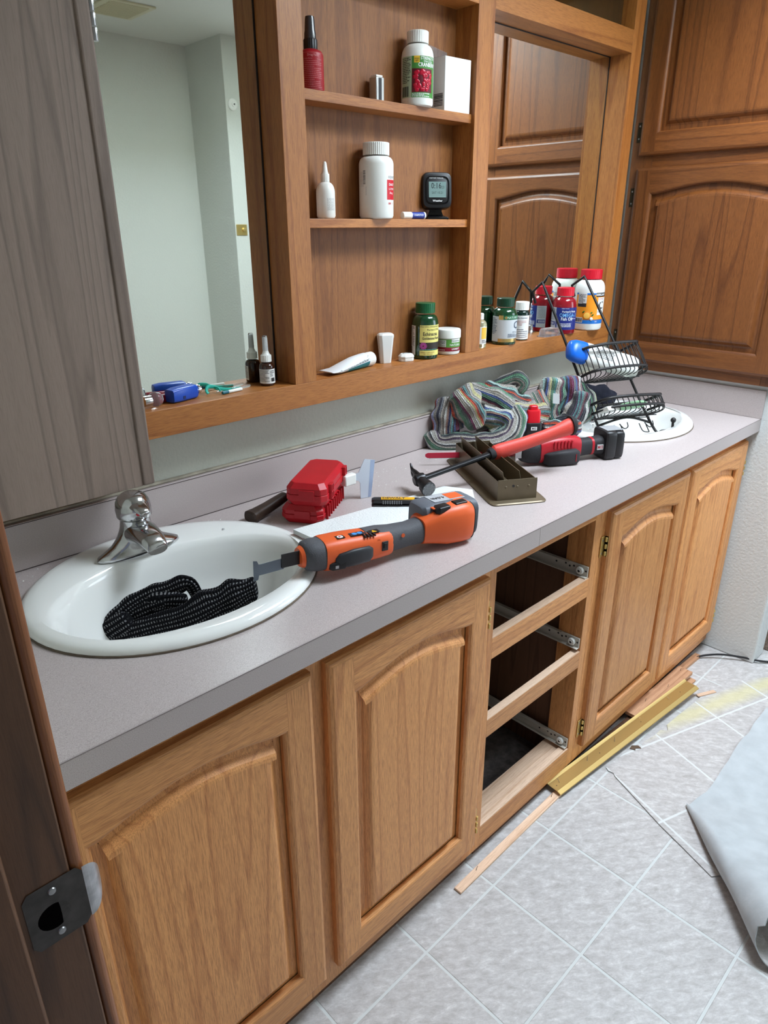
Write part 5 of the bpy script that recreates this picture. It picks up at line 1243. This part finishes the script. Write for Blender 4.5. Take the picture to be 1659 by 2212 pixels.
# ------------------------------------------------------------------ small reciprocating saw
def saw():
    red = plain('saw_red', rgb(172, 22, 36), .4); rub = plain('saw_rubber', rgb(36, 35, 38), .65, bump=.3, bscale=500)
    a = math.radians(-29)
    t = thing('reciprocating_saw', 'small red and black cordless reciprocating saw lying beside the towel', 'power tool', (1.222, -.288, H), a)
    loft(G(), [(-.018, 0, .034, .013, .014), (-.010, 0, .034, .021, .022), (.010, 0, .034, .0255, .029), (.030, 0, .034, .027, .0305), (.042, 0, .0345, .0265, .0300)], p=3).build('gear_boot', rub, t, smooth=50)
    b = loft(G(), [(.036, 0, .036, .0275, .0310), (.060, 0, .0375, .0300, .0345), (.100, 0, .0385, .0300, .0360), (.135, 0, .0385, .0280, .0335), (.155, 0, .038, .0245, .0280)], p=3.2).build('body', red, t, smooth=50)
    for k in range(6): G().box(.070+k*.010, .075+k*.010, -.0318, -.0285, .046, .066).xf(Matrix.Translation((0, 0, 0))).build('vent_rib', red, b, smooth=0, bevel=.001)
    loft(G(), [(.045, -.020, .020, .012, .013), (.055, -.026, .0195, .016, .018), (.10, -.030, .0215, .017, .0205), (.135, -.030, .0220, .0165, .0205), (.144, -.028, .0215, .012, .015)], p=4).build('side_grip', rub, t, smooth=50)
    g = G().box(.128, .1295, -.0475, -.0465, .012, .032); g.build('logo_stroke', red, t, smooth=0)
    loft(G(), [(.148, 0, .037, .0245, .0270), (.165, 0, .036, .0215, .0235), (.195, .003, .036, .0205, .0225), (.215, .004, .036, .0225, .0245), (.228, .004, .036, .0250, .0265)], p=2.8).build('handle', rub, t, smooth=50)
    loft(G(), [(.192, .003, .036, .0214, .0234), (.199, .0035, .036, .0218, .0238)], p=2.8).build('red_ring', red, t, smooth=50)
    bt = loft(G(), [(.226, .005, .040, .0330, .0385), (.230, .005, .040, .0370, .0400), (.252, .005, .040, .0375, .0402), (.256, .005, .040, .0350, .0385)], p=7).build('battery', black, t, smooth=40)
    loft(G(), [(.257, .005, .0395, .0330, .0370), (.262, .005, .0395, .0355, .0385), (.278, .005, .0395, .0350, .0380), (.282, .005, .0395, .0315, .0350)], p=7).build('battery_base', black, t, smooth=40)
    G().box(.232, .280, -.018, .026, .0795, .0806).build('battery_label', plain('grey_print', rgb(150, 150, 152), .5), bt, smooth=0)
    G().box(.204, .222, -.0225, -.0200, .030, .044).build('sticker', plain('sticker_white', rgb(190, 190, 190), .5), t, smooth=0)
    g = G(); text_flat(g, 'M12', .011, Matrix.Translation((.213, -.0228, .037)) @ Matrix.Rotation(PI/2, 4, 'X'), bold=.0003, sx=.8); g.build('lettering', red, t)
    # shoe and blade
    g = G().box(-.034, -.0305, -.019, .019, .006, .056); g.box(-.032, -.012, -.016, -.0145, .024, .044); g.box(-.032, -.012, .0145, .016, .024, .044); g.build('shoe', screw_m, t, smooth=0, bevel=.001)
    p = Matrix.Rotation(math.radians(-13), 4, 'Z') @ Matrix.Translation((0, .002, .030)) 
    g = G().prism([(-.262, -.004), (-.256, -.0085), (-.015, -.0075), (-.015, .0075), (-.255, .0055), (-.262, .002)], -.0009, .0009, axis='y').xf(p); bl_ = g.build('blade', plain('blade_red', rgb(196, 38, 66), .45), t, smooth=0)
    g = G()
    for k in range(60): x = -.252+k*.0036; g.add([(x, -.0007, -.0083), (x+.0036, -.0007, -.0083), (x+.001, -.0007, -.0103), (x, .0007, -.0083), (x+.0036, .0007, -.0083), (x+.001, .0007, -.0103)], [(0, 1, 2), (5, 4, 3), (0, 2, 5, 3), (1, 4, 5, 2)])
    g.xf(p); g.build('blade_teeth', plain('teeth_steel', rgb(120, 96, 100), .4, metal=.6), bl_, smooth=0, kind='stuff')
saw()
# -- spare battery standing behind the saw
t = thing('tool_battery', 'small black and red tool battery standing upright before the towel', 'battery', (1.458, -.150, H), math.radians(-40))
rr_ = lambda hx, hy, z, p=5: rr(hx, hy, z, 28, p)
G().rings([rr_(.0245, .0195, 0), rr_(.026, .021, .002), rr_(.026, .021, .044), rr_(.024, .019, .047)]).build('base', black, t, smooth=40)
G().rings([rr_(.0205, .0165, .047), rr_(.0205, .0165, .080), rr_(.0185, .0145, .084), rr_(.0125, .010, .0845), rr_(.0120, .0095, .0945), rr_(.0095, .0075, .0965)]).build('terminal_tower', plain('tower_red', rgb(206, 20, 36), .35), t, smooth=40)
s = G().box(-.009, .009, -.0222, -.0208, .026, .036).build('sticker', paper, t, smooth=0)
g = G(); text_flat(g, 'M12', .0085, Matrix.Translation((0, -.0225, .031)) @ Matrix.Rotation(PI/2, 4, 'X'), bold=.0003, sx=.8); g.build('lettering', ink, s)
# -- scattered specks of drywall on the counter
rs_ = random.Random(3); g = G()
for _ in range(90):
    cx_, cy_, sx_, sy_ = rs_.choice(((.84, -.12, .12, .05), (.02, -.03, .09, .02), (.45, -.06, .12, .03), (.62, -.30, .10, .05), (.95, -.10, .15, .05)))
    x, y = cx_+rs_.uniform(-1, 1)*sx_, min(-.006, cy_+rs_.uniform(-1, 1)*sy_); r = rs_.uniform(.0006, .0022)
    if ((x-SINKS[0][0])/(SA+.004))**2+((y-SINKS[0][1])/(SB+.004))**2 < 1: continue
    g.add([(x-r, y, H+.0002), (x, y-r*.7, H+.0002), (x+r, y+r*.2, H+.0002), (x, y+r*.8, H+.0002), (x, y, H+.0002+r*.6)], [(0, 1, 4), (1, 2, 4), (2, 3, 4), (3, 0, 4)])
tag(g.build('drywall_crumbs', white_p, smooth=0), 'tiny white drywall crumbs scattered on the countertop', 'crumbs', kind='stuff')

# ------------------------------------------------------------------ wire shower caddy leaning on the mirror in the right sink
def caddy():
    AL, BL = Vector((1.645, -.022, 1.318)), Vector((1.692, -.2555, .865)); AR, BR = Vector((1.837, -.052, 1.328)), Vector((1.844, -.355, .865))
    ex = ((AR-AL)+(BR-BL)).normalized(); es = ((BL-AL)+(BR-AR)).normalized(); nc = es.cross(ex).normalized()
    if nc.y > 0: nc = -nc
    t = thing('shower_caddy', 'black wire shower caddy with two baskets leaning in the sink', 'caddy', (1.80, -.30, .80))
    def rod(A, B, s): return A+(B-A)*s
    def part(name, pts, r, seg=8, parent=t, flat=None, closed=False): return G().tube(pts, r, seg, flat=flat, closed=closed).build(name, black_wire, parent, True, smooth=60)
    # side rods with over-door hooks at the top; the right one ends in a ball hook
    for A, B, right in ((AL, BL, False), (AR, BR, True)):
        back = Vector((A.x+.001, .0125 if not right else -.008, A.z-.030))
        hook = [back+Vector((.012, -.006, -.034)), back, A, rod(A, B, .04)]
        low = [rod(A, B, .93), rod(A, B, 1.0)]
        if right:
            tail = catmull([rod(A, B, .86), rod(A, B, .95)+nc*.004, rod(A, B, 1.0)+nc*.012, rod(A, B, 1.0)+nc*.034, Vector((1.858, -.400, .884)), Vector((1.863, -.400, .905))], 6)
            pts = hook+[rod(A, B, .3), rod(A, B, .6)]+tail
        else:
            pts = hook+[rod(A, B, .3), rod(A, B, .6), rod(A, B, .86)]+catmull([rod(A, B, .90), rod(A, B, .97)+nc*.003, rod(A, B, 1.0)+nc*.018, rod(A, B, .98)+nc*.05], 5)
        part('side_rod', pts, .0042)
        if right: G().lathe([(.0085*math.sin(PI*k/10)+.0001, -.0085*math.cos(PI*k/10)) for k in range(11)], 16).xf(Matrix.Translation((1.863, -.400, .913))).build('ball_end', black_wire, t, True)
    def basket(s0, s1, depth, n, name):
        def curve(s, d, k=44):
            L_, R_ = rod(AL, BL, s)-ex*.012, rod(AR, BR, s)+ex*.012; ctl = []; rc = .030
            for u in (0, .35, .7): ctl.append(L_+nc*(d-rc)*u/.7)
            for a in (.5, 1.05): ctl.append(L_+nc*(d-rc+rc*math.sin(a))+ex*rc*(1-math.cos(a)))
            for u in (0, .25, .5, .75, 1): ctl.append((L_+ex*rc)*(1-u)+(R_-ex*rc)*u+nc*(d+.008*math.sin(PI*u)))
            for a in (1.05, .5): ctl.append(R_+nc*(d-rc+rc*math.sin(a))-ex*rc*(1-math.cos(a)))
            for u in (.7, .35, 0): ctl.append(R_+nc*(d-rc)*u/.7)
            P = catmull(ctl, 6); ln = [0]
            for a, b in zip(P, P[1:]): ln.append(ln[-1]+(b-a).length)
            out = []
            for i in range(k+1):
                t_ = ln[-1]*i/k; q = 0
                while q < len(ln)-2 and ln[q+1] < t_: q += 1
                out.append(P[q].lerp(P[q+1], (t_-ln[q])/max(1e-6, ln[q+1]-ln[q])))
            return out
        top, low = curve(s0, depth), curve(s1, depth*.97); K = 44
        part('rim', top, .0048, 8); part('rim', low, .0042, 8)
        part('back_bar', [rod(AL, BL, s0)-ex*.012, rod(AR, BR, s0)+ex*.012], .0040); part('back_bar', [rod(AL, BL, s1+.03)-ex*.012, rod(AR, BR, s1+.03)+ex*.012], .0032)
        for i in range(1, n):
            a = i*K//n; pa, pb = top[a], low[a]
            v = min(1, max(0, (pb-rod(AL, BL, s1)).dot(ex)/(rod(AR, BR, s1)-rod(AL, BL, s1)).dot(ex))); bk = rod(AL, BL, s1+.03)*(1-v)+rod(AR, BR, s1+.03)*v
            pts = catmull([pa, (pa+pb)/2+nc*.002, pb, pb+es*.012-nc*.003, pb*.72+bk*.28+es*.014, bk], 4)
            part('wire', pts, .0015, 6)
        for q in (.35, .7):
            part('floor_wire', [rod(AL, BL, s1+.05)+nc*depth*q*.9+ex*.02, rod(AR, BR, s1+.05)+nc*depth*q*.9-ex*.02], .0015, 6)
    basket(.478, .620, .095, 22, 'upper'); basket(.800, .855, .095, 22, 'lower')
    # lower cross bar with wire loops
    part('cross_bar', catmull([rod(AL, BL, .93), (rod(AL, BL, .92)+rod(AR, BR, .92))/2+nc*.022-es*.012, rod(AR, BR, .93)], 8), .0040)
    for u in (.30, .78):
        c = rod(AL, BL, .935)*(1-u)+rod(AR, BR, .935)*u+nc*.015
        part('loop_hook', catmull([c-ex*.012, c-ex*.009+es*.026, c+nc*.012+es*.034, c+ex*.009+es*.026+nc*.004, c+ex*.012], 5), .0016, 6)
        part('loop_hook', catmull([c+ex*.010, c+ex*.012+es*.018+nc*.01, c+ex*.014+nc*.026+es*.016, c+ex*.014+nc*.030+es*.002], 5), .0016, 6)
    for s_, A, B in ((.90, AL, BL), (.845, AR, BR)):
        c = rod(A, B, s_)-ex*.014-nc*.010
        m = Matrix((ex, es, nc)).transposed().to_4x4(); m.translation = c
        cup = G().lathe([(.0215, -.010), (.020, -.006), (.012, .0), (.006, .003), (.0055, .009), (.0001, .0095)], 22).xf(m).build('suction_cup', clear_p, t, True)
        G().tube([c+nc*.006+ex*.004, c+nc*.008+ex*.014, c+nc*.010+ex*.014+es*.010], .0013, 6).build('cup_clip', black_wire, cup, True)
    return AL, BL, AR, BR, ex, es, nc, rod
AL, BL, AR, BR, EX, ES, NC, ROD = caddy()
# shampoo bottle lying in the upper basket
def lotion():
    c0 = ROD(AL, BL, .475)+NC*.050-EX*.030-ES*.006; c1 = ROD(AR, BR, .615)+NC*.050-EX*.012
    ax = (c1-c0).normalized(); m = Matrix((NC.cross(ax)*-1, NC, ax)).transposed().to_4x4()
    x = NC-ax*NC.dot(ax); x.normalize(); y = ax.cross(x); m = Matrix((x, y, ax)).transposed().to_4x4(); m.translation = c0
    Lb = (c1-c0).length
    t = thing('lotion_bottle', 'white bottle with blue cap lying in the wire caddy', 'bottle', tuple(c0-Vector((0, 0, .03))))
    def ov(a, b, z): return [(a*math.copysign(abs(math.cos(2*PI*j/32))**.8, math.cos(2*PI*j/32)), b*math.copysign(abs(math.sin(2*PI*j/32))**.8, math.sin(2*PI*j/32)), z) for j in range(32)]
    G().rings([ov(.0235, .033, .044), ov(.024, .0345, .050), ov(.024, .035, .11), ov(.0235, .034, Lb-.012), ov(.021, .030, Lb-.002), ov(.014, .022, Lb)]).xf(m).build('body', white_p, t, True, smooth=50)
    G().rings([ov(.012, .018, -.014), ov(.0195, .028, -.009), ov(.0235, .0335, .006), ov(.0245, .0350, .032), ov(.0238, .034, .0435)]).xf(m).build('cap', plain('bright_blue', rgb(20, 100, 206), .3), t, True, smooth=50)
    g = G()
    for k in range(7):
        z0 = .066+random.uniform(0, .006); y0 = -.018+k*.0045
        while z0 < .130:
            z2 = z0+random.uniform(.004, .012); g.add([(.0247, y0, z0), (.0247, y0, z2), (.0247, y0+.0018, z2), (.0247, y0+.0018, z0)], [(0, 1, 2, 3)]); z0 = z2+.0025
    g.xf(m); g.build('lettering', ink_grey, t, True, smooth=0)
lotion()
# soap dish in the lower basket
c = ROD(AL, BL, .845)*.45+ROD(AR, BR, .845)*.55+NC*.052
m = Matrix((EX, NC, -ES)).transposed().to_4x4(); m.translation = c
t = thing('soap_bar', 'pale mint green soap dish lying in the lower caddy basket', 'soap dish', tuple(c))
G().rings([[(a*math.cos(2*PI*j/28), b*math.sin(2*PI*j/28), z) for j in range(28)] for a, b, z in ((.040, .020, -.006), (.050, .028, -.003), (.054, .031, .004), (.050, .027, .010), (.036, .018, .013))]).xf(m).build('dish', plain('mint', rgb(176, 226, 178), .4), t, True, smooth=50)
t = thing('soap_box', 'small white soap packet in the lower caddy basket', 'packet', tuple(c-EX*.080))
G().box(-.026, .022, -.024, .024, -.006, .009).xf(Matrix.Translation(-EX*.086) @ m).build('packet', white_p, t, True, bevel=.003)
# dark cloth behind the caddy
NAVY = [('a', [(1.800, -.105, .925, .028), (1.850, -.115, .945, .040), (1.905, -.130, .935, .038), (1.950, -.150, .918, .022)]), ('b', [(1.780, -.130, .915, .022), (1.830, -.150, .922, .030), (1.890, -.170, .918, .026)])]
cloth('wash_cloth', 'dark navy wash cloth crumpled behind the wire caddy', 'cloth', NAVY, plain('navy_cloth', rgb(24, 26, 40), .95, bump=.6, bscale=500), flo=H+.017)
# ------------------------------------------------------------------ on the floor: removed trims, torn vinyl, cable
def nail(parent, p, d, l=.012, r=.0008):
    G().tube([Vector(p), Vector(p)+Vector(d).normalized()*l], r, 6).build('nail', screw_m, parent, True)
t = thing('threshold_strip', 'gold anodised metal carpet threshold strip lying on the floor', 'trim strip', (1.118, -.541, 0))
p0, p1 = Vector((1.118, -.541, .013)), Vector((1.846, -.612, .030)); dx = (p1-p0).normalized(); dy = Vector((0, 0, 1)).cross(dx).normalized(); up3 = dx.cross(dy)
prof = [(-.0275, .000), (-.0265, .0022), (-.0150, .0075), (-.0135, .0062), (.0180, .0062), (.0225, .0085), (.0255, .0110), (.0262, .0100), (.0225, .0062), (.0180, .0042), (-.0130, .0042), (-.0255, .0)]
g = G(); g.rings([[p0+dx*s_+dy*a+up3*b for a, b in prof][::-1] for s_ in (0, (p1-p0).length*.5, (p1-p0).length)]); g.build('strip', gold, t, True, smooth=25)
for s_, o_ in ((.03, .002), (.16, .004), (.29, .0), (.60, .003)):
    nail(t, p0+dx*s_+dy*o_+up3*.0062, up3*.8+dx*random.uniform(-.6, .6)+dy*.4, .014, .0007)
for s_ in (.015, .215, .43, .66):
    G().lathe([(.0014, 0), (.0014, .0004)], 8).xf(Matrix.Translation(p0+dx*s_+up3*.0064)).build('nail_hole', ink, t, True)

def slat(name, label, a, b, wd, th, mat, z0, z1, staples=()):
    a, b = Vector((*a, z0)), Vector((*b, z1)); d = (b-a).normalized(); s_ = Vector((0, 0, 1)).cross(d).normalized(); u = d.cross(s_)
    t = thing(name, label, 'wood trim', tuple(a))
    m = Matrix((d, s_, u)).transposed().to_4x4(); m.translation = a
    o = G().box(0, (b-a).length, -wd/2, wd/2, 0, th).build('board', mat, t, bevel=.0008); o.matrix_parent_inverse = Matrix.Identity(4)
    o.matrix_basis = Matrix.Translation(-a) @ m
    for q in staples:
        g = G(); c = Vector((q*(b-a).length, random.uniform(-.2, .2)*wd, th))
        g.tube([c, c+Vector((.001, .0, .006)), c+Vector((.008, .002, .0065))], .0006, 6); k = g.build('staple', ink, t); k.matrix_basis = Matrix.Translation(-a) @ m
    return t
slat('trim_slat', 'thin bare wood slat with staples running to the gold strip', (.6865, -.557), (1.128, -.5525), .021, .006, pale['x'], .0005, .0005, (.17, .93))
slat('plank', 'short oak plank with wavy grain pulled half from under the doors', (1.560, -.548), (1.918, -.560), .052, .012, trim_wood, .0175, .0225, (.25, .6, .93))
slat('trim_slat', 'dark stained wood slat lying under the oak plank', (1.19, -.532), (1.60, -.546), .030, .008, dark_wood, .0006, .0006, (.3, .8))
slat('trim_slat', 'narrow brown slat lying between the oak plank and the gold strip', (1.60, -.566), (1.918, -.590), .022, .008, trim_wood, .0006, .0006, (.5,))
slat('plank', 'small oak offcut lying by the end wall under the last door', (1.895, -.533), (2.075, -.540), .022, .012, trim_wood, .0006, .0006)
slat('plank', 'splintered pale offcut on the torn vinyl beyond the gold strip', (1.838, -.640), (1.905, -.672), .014, .003, pale['x'], .0040, .0040)
# torn corner of brown paper backing
g = G().prism([(1.436, -.606), (1.452, -.604), (1.466, -.618), (1.462, -.630), (1.449, -.618), (1.441, -.622)], .0042, .0062)
tag(g.build('paper_scrap', plain('brown_paper', rgb(96, 78, 62), .9), smooth=0), 'small torn scrap of brown paper backing beside the gold strip', 'paper scrap')

# cable
tag(G().tube(catmull([(2.030, -.535, .006), (2.075, -.556, .012), (2.12, -.605, .020), (2.165, -.668, .016), (2.193, -.712, .010), (2.245, -.762, .006), (2.34, -.80, .010), (2.5, -.83, .010)], 8), .0038, 10).build('cable', black_rubber, smooth=60), 'thin black cable running from under the cabinet round the wall end', 'cable')

# ------------------------------------------------------------------ loosened sheet of vinyl: the flat torn part and the rolled back part
def flap():
    o = Vector((1.547, -.655, 0)); th = math.radians(-19.0); c, s_ = math.cos(th), math.sin(th)
    def loc(x, y): d = Vector((x-o.x, y-o.y)); return (d.x*c+d.y*s_, -d.x*s_+d.y*c)
    out = [(1.314, -.596), (1.3075, -.606), (1.309, -.622), (1.300, -.633), (1.268, -.706), (1.224, -.804), (1.196, -.880), (1.163, -.965), (1.30, -1.06), (1.50, -1.16), (1.75, -1.10), (1.98, -.98), (2.16, -.80), (2.08, -.735), (1.99, -.690), (1.93, -.665), (1.905, -.655), (1.890, -.664), (1.862, -.650), (1.80, -.648), (1.70, -.640), (1.625, -.635), (1.600, -.650), (1.585, -.632), (1.54, -.630), (1.50, -.622), (1.475, -.626), (1.462, -.612), (1.40, -.603)]
    P = [loc(x, y) for x, y in out]
    g = G().prism(P, .0016, .0036)
    ob = g.build('vinyl_sheet', [vinyl_print], smooth=0); ob.location = o; ob.rotation_euler = (0, 0, th)
    tag(ob, 'loose torn vinyl sheet with yellow glue stains lying over the floor', 'vinyl sheet')
flap()
def roll():
    O = Vector((1.318, -.838, .0040)); ds = Vector((-.746, -.665, 0)).normalized(); dt = Vector((.665, -.746, 0)).normalized()
    rnd = random.Random(11); ns = 46; nu = 34
    jit0 = [rnd.uniform(-.008, .008) for _ in range(nu+1)]; jit1 = [rnd.uniform(-.010, .010) for _ in range(nu+1)]
    top = []
    for iu in range(nu+1):
        col = []
        for i in range(ns+1):
            k = i/ns
            # across: first the curled under edge, then over the top and away to the right
            if iu <= 14:
                a = math.radians(-80+ (180)*iu/14); tt0 = None
            else: a = None; tt0 = (iu-14)/(nu-14)
            tflat = 0 if a is not None else tt0*.72
            s0 = -1.16*min(tflat, .40)-.02*(1 if a is not None else 0)+jit0[iu]*(1 if iu > 10 else .3)
            s1 = .430-.05*(iu/14 if iu < 14 else 1)-.16*tflat+jit1[iu]
            s_ = s0+(s1-s0)*k
            R = .0035+.062*max(0, min(1, (s_+.03)/.46))**.9
            if a is not None:
                t_ = R-R*math.cos(a-PI/2+PI/2) if False else R*(1-math.cos(math.radians(0)))+0
                t_ = R-R*math.sin(math.radians(90)-abs(a-0)) if False else R*(1-math.cos(a)); z = R+R*math.sin(a)
                if a > PI/2: t_ = R*(1-math.cos(a))
            else:
                t_ = R*1.17+tflat; z = 2*R*(.995-.10*tflat)+.03*tflat*max(0, s_+.1)
            col.append(O+ds*s_+dt*t_+Vector((0, 0, max(z, .0008)+.004*math.sin(s_*21+iu*.5)*min(1, max(0, s_)*6))))
        top.append(col)
    g = G(); th = .0022; V = []; m_ = ns+1
    import itertools
    for col in top: V += col
    # normals by neighbours for the thickness
    low = []
    for iu in range(nu+1):
        for i in range(m_):
            a = top[min(iu+1, nu)][i]-top[max(iu-1, 0)][i]; b = top[iu][min(i+1, ns)]-top[iu][max(i-1, 0)]
            n = a.cross(b).normalized(); low.append(top[iu][i]+n*th)
    fs0, fs1 = [], []
    N = len(V)
    for iu in range(nu):
        for i in range(ns):
            q = (iu*m_+i, iu*m_+i+1, (iu+1)*m_+i+1, (iu+1)*m_+i)
            fs0.append(q); fs1.append(tuple(N+x for x in q[::-1]))
    g.add(V+low, fs0, 0); 
    for f in fs1: g.f.append(f); g.m.append(1)
    for i in range(ns): g.f.append((i, N+i, N+i+1, i+1)); g.m.append(0); b = nu*m_; g.f.append((b+i, b+i+1, N+b+i+1, N+b+i)); g.m.append(0)
    for iu in range(nu): g.f.append((iu*m_, (iu+1)*m_, N+(iu+1)*m_, N+iu*m_)); g.m.append(0); a, b = iu*m_+ns, (iu+1)*m_+ns; g.f.append((a, N+a, N+b, b)); g.m.append(0)
    ob = g.build('vinyl_roll', [vinyl_back, vinyl_print], smooth=60)
    tag(ob, 'curled back vinyl flooring showing its pale grey underside', 'vinyl sheet')
roll()
# things seen in the left mirror: ceiling vent, alarm disc and brass plate on the far wall
t = thing('ceiling_vent', 'square yellowed ceiling vent grille seen in the left mirror', 'vent', (1.306, -1.835, CZ))
vm = plain('yellowed_plastic', rgb(206, 200, 170), .6)
G().box(1.20, 1.41, -1.95, -1.72, CZ-.008, CZ-.0003).build('grille_frame', vm, t, True, smooth=0, bevel=.003)
for k in range(14): G().box(1.225, 1.385, -1.93+k*.0145, -1.924+k*.0145, CZ-.0115, CZ-.0081).build('louvre', vm, t, True, smooth=0)
t = thing('alarm_disc', 'small round white disc on the far wall in the mirror', 'alarm', (1.858, -1.907, 2.028))
G().lathe([(.026, .0004), (.026, .006), (.021, .010), (.012, .011), (.011, .016), (.0001, .017)], 28).xf(Matrix.Translation((1.858, -1.907, 2.02)) @ Matrix.Rotation(-PI/2, 4, 'X')).build('disc', white_p, t, True)
G().lathe([(.004, .0172), (.004, .0178)], 12).xf(Matrix.Translation((1.858, -1.907, 2.02)) @ Matrix.Rotation(-PI/2, 4, 'X')).build('button', ink, t, True)
t = thing('brass_plate', 'small square brass plate on the far wall in the mirror', 'plate', (1.855, -1.907, 1.44))
G().box(1.825, 1.888, -1.9068, -1.9030, 1.440, 1.492).build('plate', brass, t, True, smooth=0, bevel=.002)
G().lathe([(.010, 0), (.010, .006), (.008, .008), (.0001, .009)], 20).xf(Matrix.Translation((1.868, -1.903, 1.466)) @ Matrix.Rotation(-PI/2, 4, 'X')).build('button', brass, t, True)

# ------------------------------------------------------------------ sets of the same kind of thing
GROUPS = {'vitamin_bottle': 'vitamin bottles on the ledge before the right mirror', 'supplement_bottle': 'supplement bottles on the open shelves', 'squeeze_bottle': 'white squeeze bottles on the middle shelf',
          'drop_in_sink': 'oval sinks in the countertop', 'sink_base_cabinet': 'two door sink base cabinets', 'tool_case': 'stacked red bit cases', 'trim_slat': 'pulled off wood slats on the floor', 'plank': 'loose oak planks on the floor'}
for o in COL.objects:
    if o.parent is None and o.get('category'):
        gname = GROUPS.get(o.name.split('.')[0])
        if gname: o['group'] = gname
